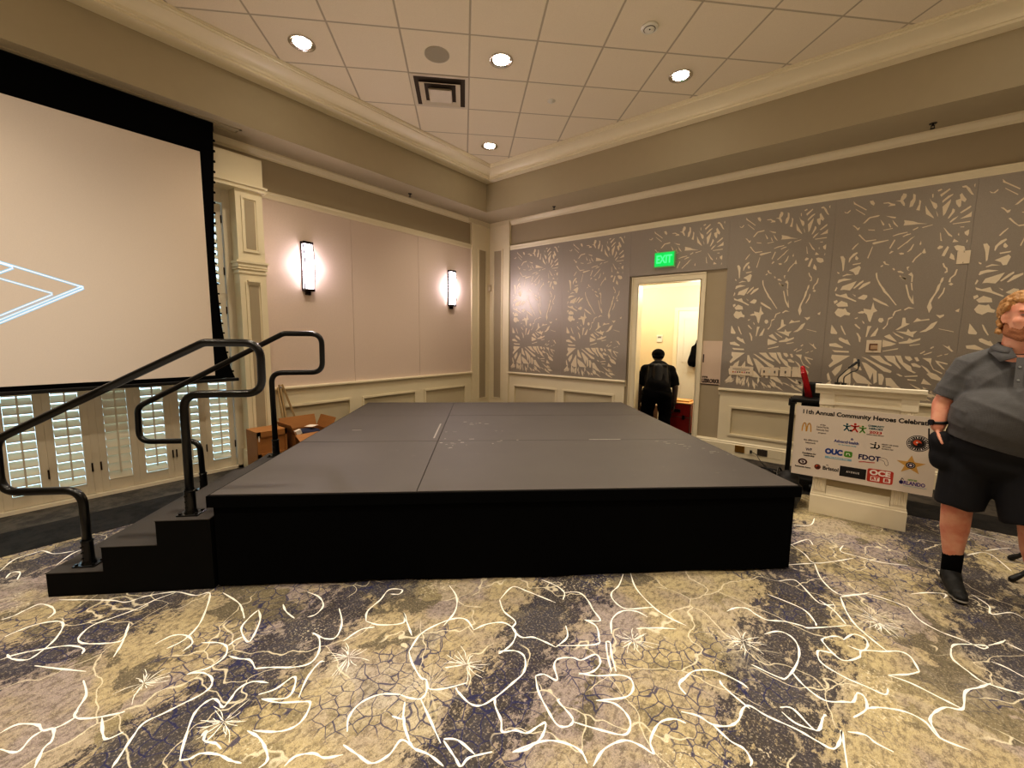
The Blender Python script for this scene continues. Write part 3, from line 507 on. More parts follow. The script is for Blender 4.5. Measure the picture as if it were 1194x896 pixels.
def board(x0, x1, z0, z1, motif_x=None, xs=1.0):
    q = MB(); q.box(x0+.0008, x1-.0008, -WT2, 0, z0, z1)
    o = struct(q.build('wallpaper_board', WPAPER, wr))
    if motif_x is None: return o
    m = MB(); rn = random.Random(3)
    polys = [[(motif_x+a/1000*xs, b/1000) for a, b in pl] for pl in WPOLY]
    bx, bz = motif_x+.338*xs, 1.408
    for k in range(46):      # lower leaves of the burst, continuing to the chair rail
        px = motif_x+rn.uniform(.08, .98)*xs; pz = rn.uniform(.92, 1.04)
        a = math.atan2(pz-bz, (px-bx))+rn.uniform(-.5, .5); L = rn.uniform(.03, .09); w = rn.uniform(.006, .02)
        ca, sa = math.cos(a), math.sin(a)
        polys.append([(px-L*ca, pz-L*sa), (px-w*sa, pz+w*ca), (px+L*.8*ca, pz+L*.8*sa), (px+w*.7*sa, pz-w*.7*ca)])
    for n_, pl in enumerate(polys):
        gx_ = sum(a for a, b in pl)/len(pl); gz_ = sum(b for a, b in pl)/len(pl)
        sc_ = .92 if gz_ > 2.0 else 1.08
        pl = [(gx_+(a-gx_)*sc_, gz_+(b-gz_)*sc_) for a, b in pl]
        pl = [(min(max(a, x0+.02), x1-.02), b) for a, b in pl]
        if min(b for a, b in pl) < z0+.01 or max(b for a, b in pl) > z1-.01: continue
        if max(a for a, b in pl)-min(a for a, b in pl) < .004: continue
        m.poly([(a, -WT2-.0008-.00022*(n_ % 9), b) for a, b in pl])
    m.bm.normal_update(); bmesh.ops.triangulate(m.bm, faces=m.bm.faces[:], ngon_method='EAR_CLIP')
    for fc in m.bm.faces:
        fc.normal_update()
        if fc.normal.y > 0: fc.normal_flip()
    m.keep = True
    struct(m.build('leaf_motif', WPAT, o))
    return o
board(.50, 1.64, .895, 3.085, .502, .955); board(1.64, 2.80, .895, 3.085, 1.645, .96)
board(2.80, 4.11, 2.44, 3.085, 2.95, 1.0)
for k in range(5):
    board(4.11+1.067*k if k else 4.11, min(4.11+1.067*(k+1), XW), .895, 3.085, 4.11 if k == 0 else 5.13+1.075*(k-1), .92 if k == 0 else 1.0)

# ------------------------------------------------------------------ doorway, hallway
q = MB()
q.box(2.84, 2.93, -.02, .0, 0, 2.42); q.box(3.80, 3.86, -.02, .0, 0, 2.42); q.box(2.93, 3.80, -.02, .0, 2.33, 2.42)
q.box(2.925, 2.94, -.02, .15, 0, 2.33); q.box(3.79, 3.805, -.02, .15, 0, 2.33); q.box(2.93, 3.80, -.02, .15, 2.32, 2.335)
q.box(2.84, 2.855, -.035, -.0, 0, 2.42); q.box(2.84, 3.86, -.03, -.0, 2.405, 2.42)
struct(q.build('trim_20', CREAM))
q = MB(); q.box(.8, 6.2, 1.85, 2.0, 0, 2.75); struct(q.build('wall_back', HALL))
q = MB(); q.box(.8, .95, .15, 1.85, 0, 2.75); struct(q.build('wall_left', HALL))
q = MB(); q.box(6.05, 6.2, .15, 1.85, 0, 2.75); struct(q.build('wall_right', HALL))
q = MB(); q.box(.8, 6.2, .15, 2.0, 2.6, 2.75); hc = struct(q.build('ceiling', HALL))
q = MB(); q.prof([(0, 2.47), (.02, 2.47), (.05, 2.53), (.09, 2.58), (.09, 2.6), (0, 2.6)], (.95, 1.85, 0), (0, -1, 0), (0, 0, 1), (5.1, 0, 0)); struct(q.build('trim_21', CREAM))
q = MB(); q.box(.95, 2.88, 1.825, 1.85, 0, .14); q.box(3.86, 6.0, 1.825, 1.85, 0, .14); struct(q.build('baseboard_back', CREAM))
q = MB(); q.box(2.895, 2.965, 1.83, 1.85, 0, 2.10); q.box(3.79, 3.86, 1.83, 1.85, 0, 2.10); q.box(2.965, 3.79, 1.83, 1.85, 2.04, 2.10); struct(q.build('trim_22', CREAM))
q = MB(); q.box(2.97, 3.785, 1.838, 1.85, .01, 2.035)
for (a, c) in ((.15, .95), (1.1, 1.9)):
    for (u, v) in ((3.06, 3.34), (3.42, 3.70)):
        q.box(u, v, 1.833, 1.838, a, a+.02); q.box(u, v, 1.833, 1.838, c-.02, c); q.box(u, u+.02, 1.833, 1.838, a, c); q.box(v-.02, v, 1.833, 1.838, a, c)
dr = struct(q.build('door_1', WHITE))
q = MB(); q.cyl((3.72, 1.80, 1.0), (3.72, 1.84, 1.0), .012); q.sph((3.72, 1.785, 1.0), .027); q.build('door_knob', CHROME, dr, smooth=True)
q = MB(); q.box(2.585, 2.69, 1.83, 1.85, 1.47, 1.60, bev=.004); t = thing('thermostat', 'small white thermostat plate on the hallway wall left of the white door', 'thermostat', (2.64, 1.85, 1.47))
q.build('housing', WHITE, t, xf=Matrix.Translation((-2.64, -1.85, -1.47)))
q = MB(); q.box(-.03, .03, -.024, -.019, .075, .105); q.build('display', mat('lcd_grey', (120, 122, 110), .3), t)
# dark jacket on a hook on the hall door
q = MB(); jx = 3.325
q.cap((jx-.005, 1.80, 1.50), .02, (jx, 1.79, 1.40), .06); q.cap((jx-.04, 1.79, 1.36), .06, (jx-.055, 1.78, 1.12), .085)
q.cap((jx+.04, 1.79, 1.36), .06, (jx+.06, 1.78, 1.12), .085); q.cap((jx, 1.77, 1.3), .07, (jx, 1.76, 1.14), .08)
t = thing('jacket', 'black jacket hanging on the white door in the hallway', 'jacket')
blob('jacket_body', q, .012, CLOTH, t, 3, disp=lambda p: .006*math.sin(p.x*70+p.z*9))
q = MB(); q.tube([(jx, 1.838, 1.55), (jx, 1.80, 1.55), (jx, 1.79, 1.53), (jx, 1.80, 1.51)], .005); q.build('hook', CHROME, t)
# hallway ceiling light
t = thing('hall_light', 'white rectangular light panel on the hallway ceiling seen through the doorway', 'ceiling light', (3.5, 1.0, 2.6))
q = MB(); q.box(-.62, .62, -.17, .17, -.03, 0); q.build('frame', WHITE, t)
q = MB(); q.box(-.59, .59, -.14, .14, -.034, -.03); q.build('diffuser', mat('glow_panel', (255, 245, 225), .4, emit=(1, .93, .8), es=4), t)

# ------------------------------------------------------------------ plantation shutters and windows of the bay
GLASS = NT('window_glass'); GLASS.b.inputs['Base Color'].default_value = (.9, .97, 1, 1); GLASS.b.inputs['Roughness'].default_value = .02
GLASS.b.inputs['Transmission Weight'].default_value = 1; GLASS.b.inputs['IOR'].default_value = 1.01
GLASS = GLASS.m
SXF = -.005      # face of the shutters
PW = .272
def shutter(z0, z1, tilt, w=PW, rails=(.10, .10)):
    """local origin at the lower left corner (toward -y); width along +y, face toward +x"""
    e = bpy.data.objects.new('shutter_panel', None); COL.objects.link(e); e.empty_display_size = .05
    h = z1-z0; q = MB(); st = .052
    q.box(-.032, 0, 0, st, 0, h, bev=.003); q.box(-.032, 0, w-st, w, 0, h, bev=.003)
    q.box(-.030, -.002, st, w-st, 0, rails[0]); q.box(-.030, -.002, st, w-st, h-rails[1], h)
    q.build('shutter_frame', SHUT, e)
    q = MB(); n = int((h-rails[0]-rails[1])/.0755); pz = (h-rails[0]-rails[1])/n
    for k in range(n):
        zc = rails[0]+pz*(k+.5); rot = Matrix.Translation((-.016, 0, zc)) @ Matrix.Rotation(tilt, 4, 'Y')
        q.box(-.040, .040, st+.002, w-st-.002, -.0045, .0045, rot=rot)
    q.build('louvers', SHUT, e)
    q = MB(); q.box(.012, .020, w/2-.006, w/2+.006, rails[0]+.06, h-rails[1]-.05); q.build('tilt_rod', SHUT, e)
    return e
HNG = mat('hinge_metal', (70, 55, 40), .35, metal=.8)
protoA = shutter(.04, 1.93, R(40)); protoC = shutter(.04, 1.93, R(66)); protoU = shutter(1.97, 2.92, R(40))
pairs = []   # (y of first panel, pair index from the pilaster)
yy = -4.350
seq = []
for pr_ in range(5):
    ya = yy-2*PW; seq += [(ya+PW, pr_, 1), (ya, pr_, 0)]; yy = ya-(.022 if pr_ == 0 else .05)
desc = ['first', 'second', 'third', 'fourth', 'fifth', 'sixth', 'seventh', 'eighth', 'ninth', 'tenth']
used = {}
for k, (y, pr_, s) in enumerate(seq):
    closed = (k == 3)
    src = protoC if closed else protoA
    key = 'C' if closed else 'A'
    o = src if key not in used else copy_tree(src); used[key] = 1
    o.location = (SXF, y, .04)
    lb = desc[k]+' white louvered shutter panel from the tall pilaster, below the projection screen'
    if closed: lb = 'white shutter panel with its louvers shut, fourth from the tall pilaster'
    tag(o, lb, 'shutter', 'lower shutter panels of the window bay')
    u = protoU if 'U' not in used else copy_tree(protoU); used['U'] = 1
    u.location = (SXF, y, 1.97)
    tag(u, desc[k]+' upper shutter panel from the tall pilaster, behind the projection screen', 'shutter', 'upper shutter panels of the window bay')
    for zz in (.25, 1.2, 1.75):
        hq = MB(); yh = PW-.004 if s else .004
        hq.cyl((.006, yh, zz-.04), (.006, yh, zz+.04), .006, seg=8); hq.build('hinge', HNG, o)
    hq = MB(); hq.cyl((.006, yh, .2), (.006, yh, .28), .006, seg=8); hq.cyl((.006, yh, .75), (.006, yh, .83), .006, seg=8); hq.build('hinge', HNG, u)
q = MB()
yy = -4.350
for pr_ in range(5):
    ya = yy-2*PW; g = .022 if pr_ == 0 else .05
    q.box(-.17, -.004, ya-g, ya, .03, 2.95); yy = ya-g
q.box(-.17, -.01, BY0, BY1, 1.93, 1.97)
struct(q.build('trim_23', SHUT))
yy = -4.350
for pr_ in range(5):
    ya = yy-2*PW; q = MB(); q.box(-.150, -.144, ya, yy, .03, 2.95); w_ = struct(q.build('window_%d' % (pr_+1), GLASS))
    q = MB(); q.box(-.16, -.135, ya, yy, .9, .93); q.box(-.16, -.135, (ya+yy)/2-.012, (ya+yy)/2+.012, .03, 2.95); q.box(-.16, -.135, ya, yy, .03, .08); q.build('window_bar', SHUT, w_)
    yy = ya-(.022 if pr_ == 0 else .05)

# ------------------------------------------------------------------ projection screen
def screen_mat():
    t = NT('screen_fabric_glow'); p = t.pos(); x, y, z = t.sep(p)
    n = t.noise(p, 150, 2).outputs[0]
    t.l(t.mix(n, s2l((200, 180, 156)), s2l((210, 191, 168))), t.b.inputs['Base Color'])
    t.b.inputs['Roughness'].default_value = .7
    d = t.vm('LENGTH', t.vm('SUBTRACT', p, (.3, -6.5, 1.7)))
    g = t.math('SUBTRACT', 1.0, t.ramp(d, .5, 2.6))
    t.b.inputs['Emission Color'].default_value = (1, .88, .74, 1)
    t.put(t.b.inputs['Emission Strength'], t.math('ADD', .03, t.math('MULTIPLY', g, .14)))  # projector glow put into the fabric as emission, fading outward
    t.bump(n, .1, .001); return t.m
SX = .30; SY1 = -4.59; SY0 = -8.55
scr = thing('projection_screen', 'large white projection screen with black borders hanging before the shuttered windows', 'projection screen', (SX, -6.5, 3.6))
X0 = Matrix.Translation((-SX, 6.5, -3.6))
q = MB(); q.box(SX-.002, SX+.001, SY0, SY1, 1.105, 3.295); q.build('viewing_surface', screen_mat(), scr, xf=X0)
q = MB(); q.box(SX-.003, SX, SY0-.1, SY1+.11, 3.295, 3.6); q.box(SX-.003, SX, SY0-.06, SY1+.06, 1.065, 1.105)
def side(sgn, ye):
    zs = [3.6, 3.3, 2.95, 2.6, 2.31, 1.95, 1.6, 1.35, 1.18, 1.07]
    wd = [.125, .115, .095, .08, .066, .072, .09, .115, .145, .18]
    o_ = [(SX-.0015, ye+sgn*w, z) for z, w in zip(zs, wd)]; i_ = [(SX-.0015, ye-sgn*.0, z) for z in zs]
    for a in range(len(zs)-1): q.poly([o_[a], o_[a+1], i_[a+1], i_[a]])
    for k in range(24):       # tension-cable tabs
        z = 1.14+k*.1
        w = next(wd[j]+(wd[j+1]-wd[j])*(zs[j]-z)/(zs[j]-zs[j+1]) for j in range(len(zs)-1) if zs[j+1] <= z <= zs[j])
        q.cyl((SX-.004, ye+sgn*(w+.004), z-.008), (SX-.004, ye+sgn*(w+.004), z+.008), .012, seg=8)
side(1, SY1); side(-1, SY0)
q.build('black_border', CLOTH, scr, xf=X0)
q = MB(); q.box(SX-.02, SX+.02, SY0-.21, SY1+.21, 1.035, 1.068, bev=.006); q.build('weight_bar', BLKP, scr, xf=X0)
q = MB(); q.box(SX-.045, SX-.006, SY0-.13, SY1+.13, 3.53, 3.612); q.build('housing', BLKP, scr, xf=X0)
GB = mat('graphic_blue', (150, 195, 225), .6, emit=(.45, .75, 1.0), es=.35); GWh = mat('graphic_white', (250, 250, 250), .6, emit=(1, 1, 1), es=.45)
q = MB()
def gl(a, b, w, mi):
    a = Vector((0, *a)); b = Vector((0, *b)); d = (b-a).normalized(); n = Vector((0, -d.z, d.y))*w/2; o = Vector((SX+.0016+mi*.0006, 0, 0))
    q.mi = mi; q.poly([o+a-n, o+b-n, o+b+n, o+a+n])
cY, cZ = -5.493, 1.900
def chev(tipy, tipz, w, L=2.2, up=True, dn=True, blue=False):
    su = (2.061-1.918)/(5.924-5.50); sd = (1.917-1.616)/(5.96-5.49)
    ls = []
    if up: ls.append(((tipy-L, tipz+su*L), (tipy, tipz)))
    if dn: ls.append(((tipy-L*.8, tipz-.02-sd*L*.8), (tipy, tipz-.008)))
    for a, b in ls:
        if blue: gl(a, b, w*3.2, 0)
        gl(a, b, w, 1)
chev(-5.486, 1.908, .006, blue=True); chev(-5.494, 1.925, .005, up=False, blue=True)
chev(-5.668, 1.842, .005, blue=True); chev(-5.86, 2.025, .006, L=1.6, blue=True)
q.build('projected_line_drawing', [GB, GWh], scr, xf=X0)
# slot trim the screen drops from
q = MB(); q.box(.235, .25, SY0-.3, -4.23, 3.60, 3.612); q.box(.34, .36, SY0-.3, -4.23, 3.60, 3.612); q.box(.235, .36, -4.25, -4.23, 3.60, 3.612); struct(q.build('trim_24', SOFF))

# ------------------------------------------------------------------ wall sconces
LAV = mat('sconce_glass', (255, 250, 255), .3, emit=(1, .88, .97), es=9)
def sconce():
    e = bpy.data.objects.new('wall_sconce', None); COL.objects.link(e)
    q = MB(); q.box(.0, .02, -.066, .066, -.295, .295); q.build('back_plate', DARKM, e)
    n = 14; q = MB()
    def arc(k): t_ = k/n; z = -.285+.57*t_; return .055+.04*math.sin(math.pi*t_), z
    vs = []
    for k in range(n+1):
        x, z = arc(k); vs.append([q.bm.verts.new((xx, yy_, z)) for xx, yy_ in ((.02, -.054), (x, -.054), (x, .054), (.02, .054))])
    for a, b_ in zip(vs, vs[1:]):
        for j in range(3): q.bm.faces.new((a[j], a[j+1], b_[j+1], b_[j]))
    q.build('glass_shade', LAV, e)
    q = MB()
    for s in (-1, 1):
        pts = [(arc(k)[0]+.003, s*.058, arc(k)[1]) for k in range(n+1)]
        for a, b_ in zip(pts, pts[1:]):
            q.poly([(a[0]-.012, a[1]-.006, a[2]), (a[0], a[1]-.006, a[2]), (b_[0], b_[1]-.006, b_[2]), (b_[0]-.012, b_[1]-.006, b_[2])], (0, .012, 0))
    q.box(0, .072, -.064, .064, .272, .30); q.box(0, .072, -.064, .064, -.30, -.272)
    q.build('frame', DARKM, e)
    q = MB(); q.box(0, .03, -.03, .03, -.345, -.30); q.build('mounting_foot', DARKM, e)
    return e
s1 = sconce(); s1.location = (.02, -3.465, 2.375); s2 = copy_tree(s1); s2.location = (.02, -1.02, 2.345)
tag(s1, 'curved wall sconce with dark bronze frame on the pink fabric wall, nearer the projection screen', 'wall light', 'wall sconces')
tag(s2, 'curved wall sconce with dark bronze frame on the pink fabric wall, nearer the room corner', 'wall light', 'wall sconces')

# ------------------------------------------------------------------ ceiling fixtures
GLOW = mat('lamp_glow', (255, 250, 240), .3, emit=(1, .9, .74), es=28)
MESHG = mat('speaker_mesh', (160, 150, 130), .8, .2, 300)
def downlight():
    e = bpy.data.objects.new('recessed_ceiling_light', None); COL.objects.link(e)
    q = MB(); q.lathe([(.082, .0), (.100, .0), (.104, -.004), (.100, -.009), (.084, -.007), (.080, .0)], (0, 0, 0)); q.build('trim_ring', CHROME, e, smooth=True)
    q = MB(); q.lathe([(.083, -.004), (.076, -.0015), (.066, -.001)], (0, 0, 0)); q.build('reflector', CHROME, e, smooth=True)
    q = MB(); q.lathe([(.068, -.002), (.05, -.012), (.025, -.018), (.0005, -.020)], (0, 0, 0)); q.build('bulb', GLOW, e, smooth=True)
    for c_ in kids(e):
        for v in c_.data.vertices: v.co.x *= 1.12; v.co.y *= 1.12
    return e
S2 = .6096/math.sqrt(2)
def cell(i, j): return (2.55686+S2*(i-j), -3.15551+S2*(i+j))
d0 = downlight(); first = True
LAB = {(0, 0): 'recessed ceiling light beside the round ceiling speaker and square air vent', (-3, 0): 'recessed ceiling light nearest the projection screen',
       (3, 0): 'recessed ceiling light near the smoke detector and the crown above the patterned wall', (0, 3): 'recessed ceiling light nearest the room corner'}
spots = []
for i in range(-6, 15, 3):
    for j in range(-15, 4, 3):
        x, y = cell(i+.5, j+.5)
        if x < 1.05 or y > -1.15 or x > XW-.9 or y < YW+.9: continue
        spots.append((x, y))
        if (i, j) not in LAB: continue
        o = d0 if first else copy_tree(d0); first = False
        o.location = (x, y, ZC-.001); tag(o, LAB[(i, j)], 'ceiling light', 'recessed ceiling lights')
# off-frame fixtures of the same grid
for x, y in spots:
    if any(abs(x-o.location.x)+abs(y-o.location.y) < .1 for o in COL.objects if o.name.startswith('recessed')): continue
    o = copy_tree(d0); o.location = (x, y, ZC-.001); tag(o, 'recessed ceiling light in the part of the ceiling away from the stage', 'ceiling light', 'recessed ceiling lights away from the stage')
# supply vent
x, y = cell(-.5, 1.5)
v = thing('air_vent', 'square white stepped air supply vent in the tiled ceiling', 'air vent', (x, y, ZC), R(45))
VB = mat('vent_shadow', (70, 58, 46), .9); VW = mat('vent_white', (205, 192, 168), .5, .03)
q = MB(); q.box(-.295, .295, -.295, .295, -.004, -.001); q.build('dark_throat', VB, v)  # flat sheet, shade inside the vent put into its dark colour
def ring(o_, i_, z0, z1):
    q = MB()
    for a in range(4):
        M = Matrix.Rotation(a*math.pi/2, 4, 'Z')
        q.poly([M @ Vector(p) for p in ((-o_, -o_, z0), (o_, -o_, z0), (i_, -i_, z1), (-i_, -i_, z1))], (0, 0, .004))
    return q
ring(.30, .265, -.006, -.006).build('vent_frame', VW, v); ring(.215, .165, -.035, -.012).build('vent_cone', VW, v)
q = ring(.125, .10, -.045, -.02); q.box(-.118, .118, -.118, .118, -.048, -.044); q.build('vent_cone', VW, v)
x, y = cell(-.5, .5)
t = thing('ceiling_speaker', 'round beige speaker grille flush in a ceiling tile above the vent', 'speaker', (x, y, ZC))
q = MB(); q.lathe([(.105, -.001), (.112, -.003), (.106, -.006), (.05, -.007), (.0005, -.007)], (0, 0, 0)); q.build('grille', MESHG, t)
q = MB(); q.lathe([(.106, 0), (.118, 0), (.118, -.004), (.106, -.0035)], (0, 0, 0)); q.build('rim', mat('speaker_rim', (176, 164, 140), .5), t)
x, y = 3.845, -2.28
t = thing('smoke_detector', 'small round smoke detector on the ceiling, beyond the tiny sprinkler cap', 'smoke detector', (x, y, ZC))
q = MB(); q.lathe([(.07, 0), (.072, -.008), (.068, -.016), (.045, -.020), (.04, -.030), (.02, -.034), (.0005, -.035)], (0, 0, 0)); q.build('housing', WHITE, t, smooth=True)
q = MB(); q.lathe([(.048, -.0185), (.050, -.0215), (.044, -.0225)], (0, 0, 0), 24); q.sph((.01, -.02, -.034), .006); q.build('vent_slot', VB, t)
t = thing('ceiling_sprinkler', 'tiny white sprinkler cap in a ceiling tile between two lights', 'sprinkler', (2.56, -1.845, ZC))
q = MB(); q.lathe([(.045, 0), (.044, -.004), (.02, -.006), (.018, -.02), (.0005, -.021)], (0, 0, 0)); q.build('cap', WHITE, t, smooth=True)
def sprk(loc, lab):
    t = thing('soffit_sprinkler', lab, 'sprinkler', loc, 0, 'soffit sprinklers')
    q = MB(); q.lathe([(.03, 0), (.028, -.004), (.012, -.005)], (0, 0, 0), 16); q.build('escutcheon', BLKP, t)
    q = MB(); q.cyl((0, 0, -.004), (0, 0, -.022), .008, seg=10); q.cyl((-.012, 0, -.02), (-.012, 0, -.045), .003, seg=6); q.cyl((.012, 0, -.02), (.012, 0, -.045), .003, seg=6)
    q.box(-.014, .014, -.004, .004, -.024, -.019); q.cyl((0, 0, -.045), (0, 0, -.048), .019, seg=14); q.build('head', BLKP, t)
sprk((.195, -1.983, 3.61), 'black sprinkler head under the soffit along the left wall')
sprk((1.566, -.221, 3.61), 'black sprinkler head under the soffit between the room corner and the exit sign'); sprk((5.863, -.218, 3.61), 'black sprinkler head under the soffit above the podium')
# motion sensor in the corner
t = thing('motion_sensor', 'small beige motion sensor on the corner pilasters', 'motion sensor', (.07, -.07, 2.44), R(45))
q = MB(); q.box(-.03, .03, -.035, .0, -.06, .06, bev=.012); q.build('housing', mat('sensor_beige', (190, 172, 140), .5), t)
q = MB(); q.box(-.018, .018, -.038, -.034, -.045, .02, bev=.004); q.build('lens', mat('sensor_lens', (214, 200, 176), .3), t)

# ------------------------------------------------------------------ exit sign, plates and poster on the right wall
t = thing('exit_sign', 'glowing green EXIT sign on the wall above the doorway', 'exit sign', (3.31, -.03, 2.63))
q = MB(); q.box(-.145, .145, -.045, 0, -.105, .105, bev=.008); q.build('housing', mat('sign_housing', (120, 170, 90), .4, emit=(.1, .5, .15), es=.15), t)
q = MB(); q.box(-.132, .132, -.048, -.045, -.092, .092); q.build('face', mat('exit_green', (10, 160, 60), .4, emit=(.0, .55, .10), es=.75), t)
q = MB(); text_mesh('EXIT', .15, q, lambda u, v: Vector((u, -.0495, v-.003)), .004, width=.215); q.build('lettering', mat('exit_letters', (90, 255, 140), .4, emit=(.06, .85, .22), es=.9), t)
def plate(name, lab, cat, x0, x1, z0, z1, m=WHITE, group=None, y=-WT2, details=None, part='plate'):
    e = thing(name, lab, cat, ((x0+x1)/2, y, (z0+z1)/2), 0, group)
    q = MB(); w, h = (x1-x0)/2, (z1-z0)/2; q.box(-w, w, -.009, 0, -h, h, bev=.002); q.build(part, m, e)
    q = MB(); q.cyl((0, -.009, h*.8), (0, -.0103, h*.8), .0035, seg=10); q.build('screw', CHROME, e)
    q = MB(); q.cyl((0, -.009, -h*.8), (0, -.0103, -h*.8), .0035, seg=10); q.build('screw', CHROME, e)
    if details: details(e, w, h)
    return e
OR_ = mat('orange_button', (220, 130, 60), .5); PK = mat('pink_button', (210, 130, 150), .5); GY = mat('grey_button', (120, 112, 105), .5)
PLW = mat('plate_ivory', (230, 214, 188), .45)
def dots(e, w, h):
    for k in range(8):
        q = MB(); q.box(-w*.75+k*.026, -w*.75+k*.026+.014, -.012, -.009, -h*.45, -h*.15); q.build('button', [OR_, PK, GY, GY][k % 4], e)
    q = MB(); q.box(-w*.75, w*.7, -.0105, -.009, h*.35, h*.45); q.box(-w*.5, w*.4, -.0105, -.009, h*.05, h*.12); q.build('caption_strip', GY, e)
plate('switch_panel', 'wide ivory control plate with a row of tiny coloured buttons left of the other plates', 'switch panel', 4.22, 4.485, 1.075, 1.19, PLW, details=dots)
def tog(n):
    def f_(e, w, h):
        for k in range(n):
            c_ = (k-(n-1)/2)*w*2/(n+.3); q = MB(); q.box(c_-.008, c_+.008, -.013, -.009, -.018, .012); q.build('toggle', GY if k % 2 == 0 else WHITE, e)
    return f_
plate('light_switch', 'ivory switch plate with three toggles next to the wide button panel', 'light switch', 4.57, 4.755, 1.09, 1.195, PLW, 'wall plates above the chair rail', details=tog(3))
plate('light_switch', 'small ivory switch plate with one dark toggle, third in the row above the chair rail', 'light switch', 4.772, 4.885, 1.09, 1.205, PLW, 'wall plates above the chair rail', details=tog(1))
plate('light_switch', 'blank ivory wall plate nearest the red handle, last in the row', 'wall plate', 4.895, 5.01, 1.09, 1.21, PLW, 'wall plates above the chair rail', details=lambda e, w, h: None)
def lcd(e, w, h):
    q = MB(); q.box(-w*.6, w*.5, -.016, -.009, -h*.6, h*.45, bev=.002); q.build('bezel', mat('bezel_brown', (120, 88, 64), .4), e)
    q = MB(); q.box(-w*.42, w*.5, -.018, -.0155, -h*.45, h*.2); q.build('screen', mat('panel_screen', (190, 160, 130), .3), e)
plate('wall_control', 'beige wall control box with a small brown-framed screen above the podium', 'wall control', 5.55, 5.675, 1.405, 1.54, PLW, details=lcd)
plate('wall_sensor', 'small square ivory sensor plate high on the wallpaper at the right', 'wall plate', 6.16, 6.25, 2.29, 2.415, PLW, details=lambda e, w, h: None)
# paper poster beside the doorway
t = thing('poster', 'pale paper poster taped to the beige wall between the doorway and the patterned panels', 'poster', (3.99, 0, 1.22))
q = MB(); q.box(-.125, .125, -.004, 0, -.29, .29); q.build('sheet', mat('poster_paper', (214, 192, 170), .7, .05, 3), t)
q = MB(); q.box(-.115, -.10, -.0055, -.004, .0, .11); q.box(-.13, .10, -.006, -.004, -.30, -.288)
text_mesh('rrn', .045, q, lambda u, v: Vector((u-.075, -.0055, v-.195)), .002, width=.07)
text_mesh('LEBRORKR', .07, q, lambda u, v: Vector((u, -.0055, v-.25)), .004, width=.22); q.build('lettering', mat('ink', (60, 46, 40), .7), t)
# outlets in the baseboard
GOLD = mat('brass_outlet', (150, 112, 50), .35, .15, 80, metal=.5)
plate('power_outlet', 'brass covered outlet in the baseboard near the doorway', 'outlet', 4.345, 4.455, .072, .158, GOLD, 'baseboard outlets', y=-.04)
def holes(e, w, h):
    q = MB()
    for sx in (-.5, .5):
        for z in (-.018, .012): q.box(sx*w-.014, sx*w-.009, -.011, -.009, z, z+.012); q.box(sx*w+.006, sx*w+.011, -.011, -.009, z, z+.012)
    q.build('socket', BLKP, e)
dark_outlet = plate('power_outlet', 'dark outlet block with a plugged cord in the baseboard', 'outlet', 4.60, 4.71, .07, .152, mat('dark_outlet', (70, 60, 50), .5), 'baseboard outlets', y=-.04, details=holes)
plate('power_outlet', 'long white blank cover strip in the baseboard behind the outlets', 'outlet cover', 4.46, 4.86, .055, .165, CREAM, 'baseboard outlets', y=-.034)
pc = bpy.data.objects.new('power_cord', None); COL.objects.link(pc); pc.parent = dark_outlet; pc.location = (-4.655, .04, -.111)
q = MB(); q.box(4.52, 4.545, -.07, -.05, .085, .125, bev=.004); q.build('plug', BLKP, pc)
q = MB(); q.tube(fillet([(4.535, -.07, .11), (4.60, -.12, .10), (4.66, -.17, .03), (4.70, -.22, .012), (4.74, -.32, .012)], .08), .004, 6); q.build('cord', BLKP, pc)
# ------------------------------------------------------------------ stage
def stage_top():
    t = NT('stage_deck'); p = t.obj(); n = t.noise(p, 1.6, 4, .6).outputs[0]; g = t.noise(p, 240, 2).outputs[0]
    c = t.mix(n, s2l((78, 73, 70)), s2l((92, 87, 83)))
    sc = t.ramp(t.noise(t.vm('MULTIPLY', p, (1, 3.5, 1)), 5, 5, .75).outputs[0], .66, .72)
    c = t.mix(t.math('MULTIPLY', sc, .35), c, s2l((140, 132, 124)))
    c = t.mix(t.math('MULTIPLY', g, .25), c, s2l((40, 38, 37)))
    t.l(c, t.b.inputs['Base Color']); t.b.inputs['Roughness'].default_value = .62; t.b.inputs['Specular IOR Level'].default_value = .35
    t.bump(g, .2, .002); return t.m
DECK = stage_top()
SA = R(45-2.392); SWd, SDp, SH = 3.667, 3.50, .587
stg = thing('stage', 'large low black square stage with grey carpeted deck and black skirt', 'stage', (2.503, -5.2916, 0), SA)
sx_ = [0, 1.205, SWd]; sy_ = [0, 1.245, 2.49, SDp]
for i in range(2):
    for j in range(3):
        q = MB(); g = .0022
        q.box(sx_[i]+g, sx_[i+1]-g, sy_[j]+g, sy_[j+1]-g, SH-.016, SH+(.0008 if (i+j) % 2 else 0), bev=.002); q.build('deck_panel', DECK, stg)
q = MB(); q.box(-.012, SWd+.012, -.012, SDp+.01, SH-.075, SH-.006); q.build('edge_rail', CLOTH, stg)
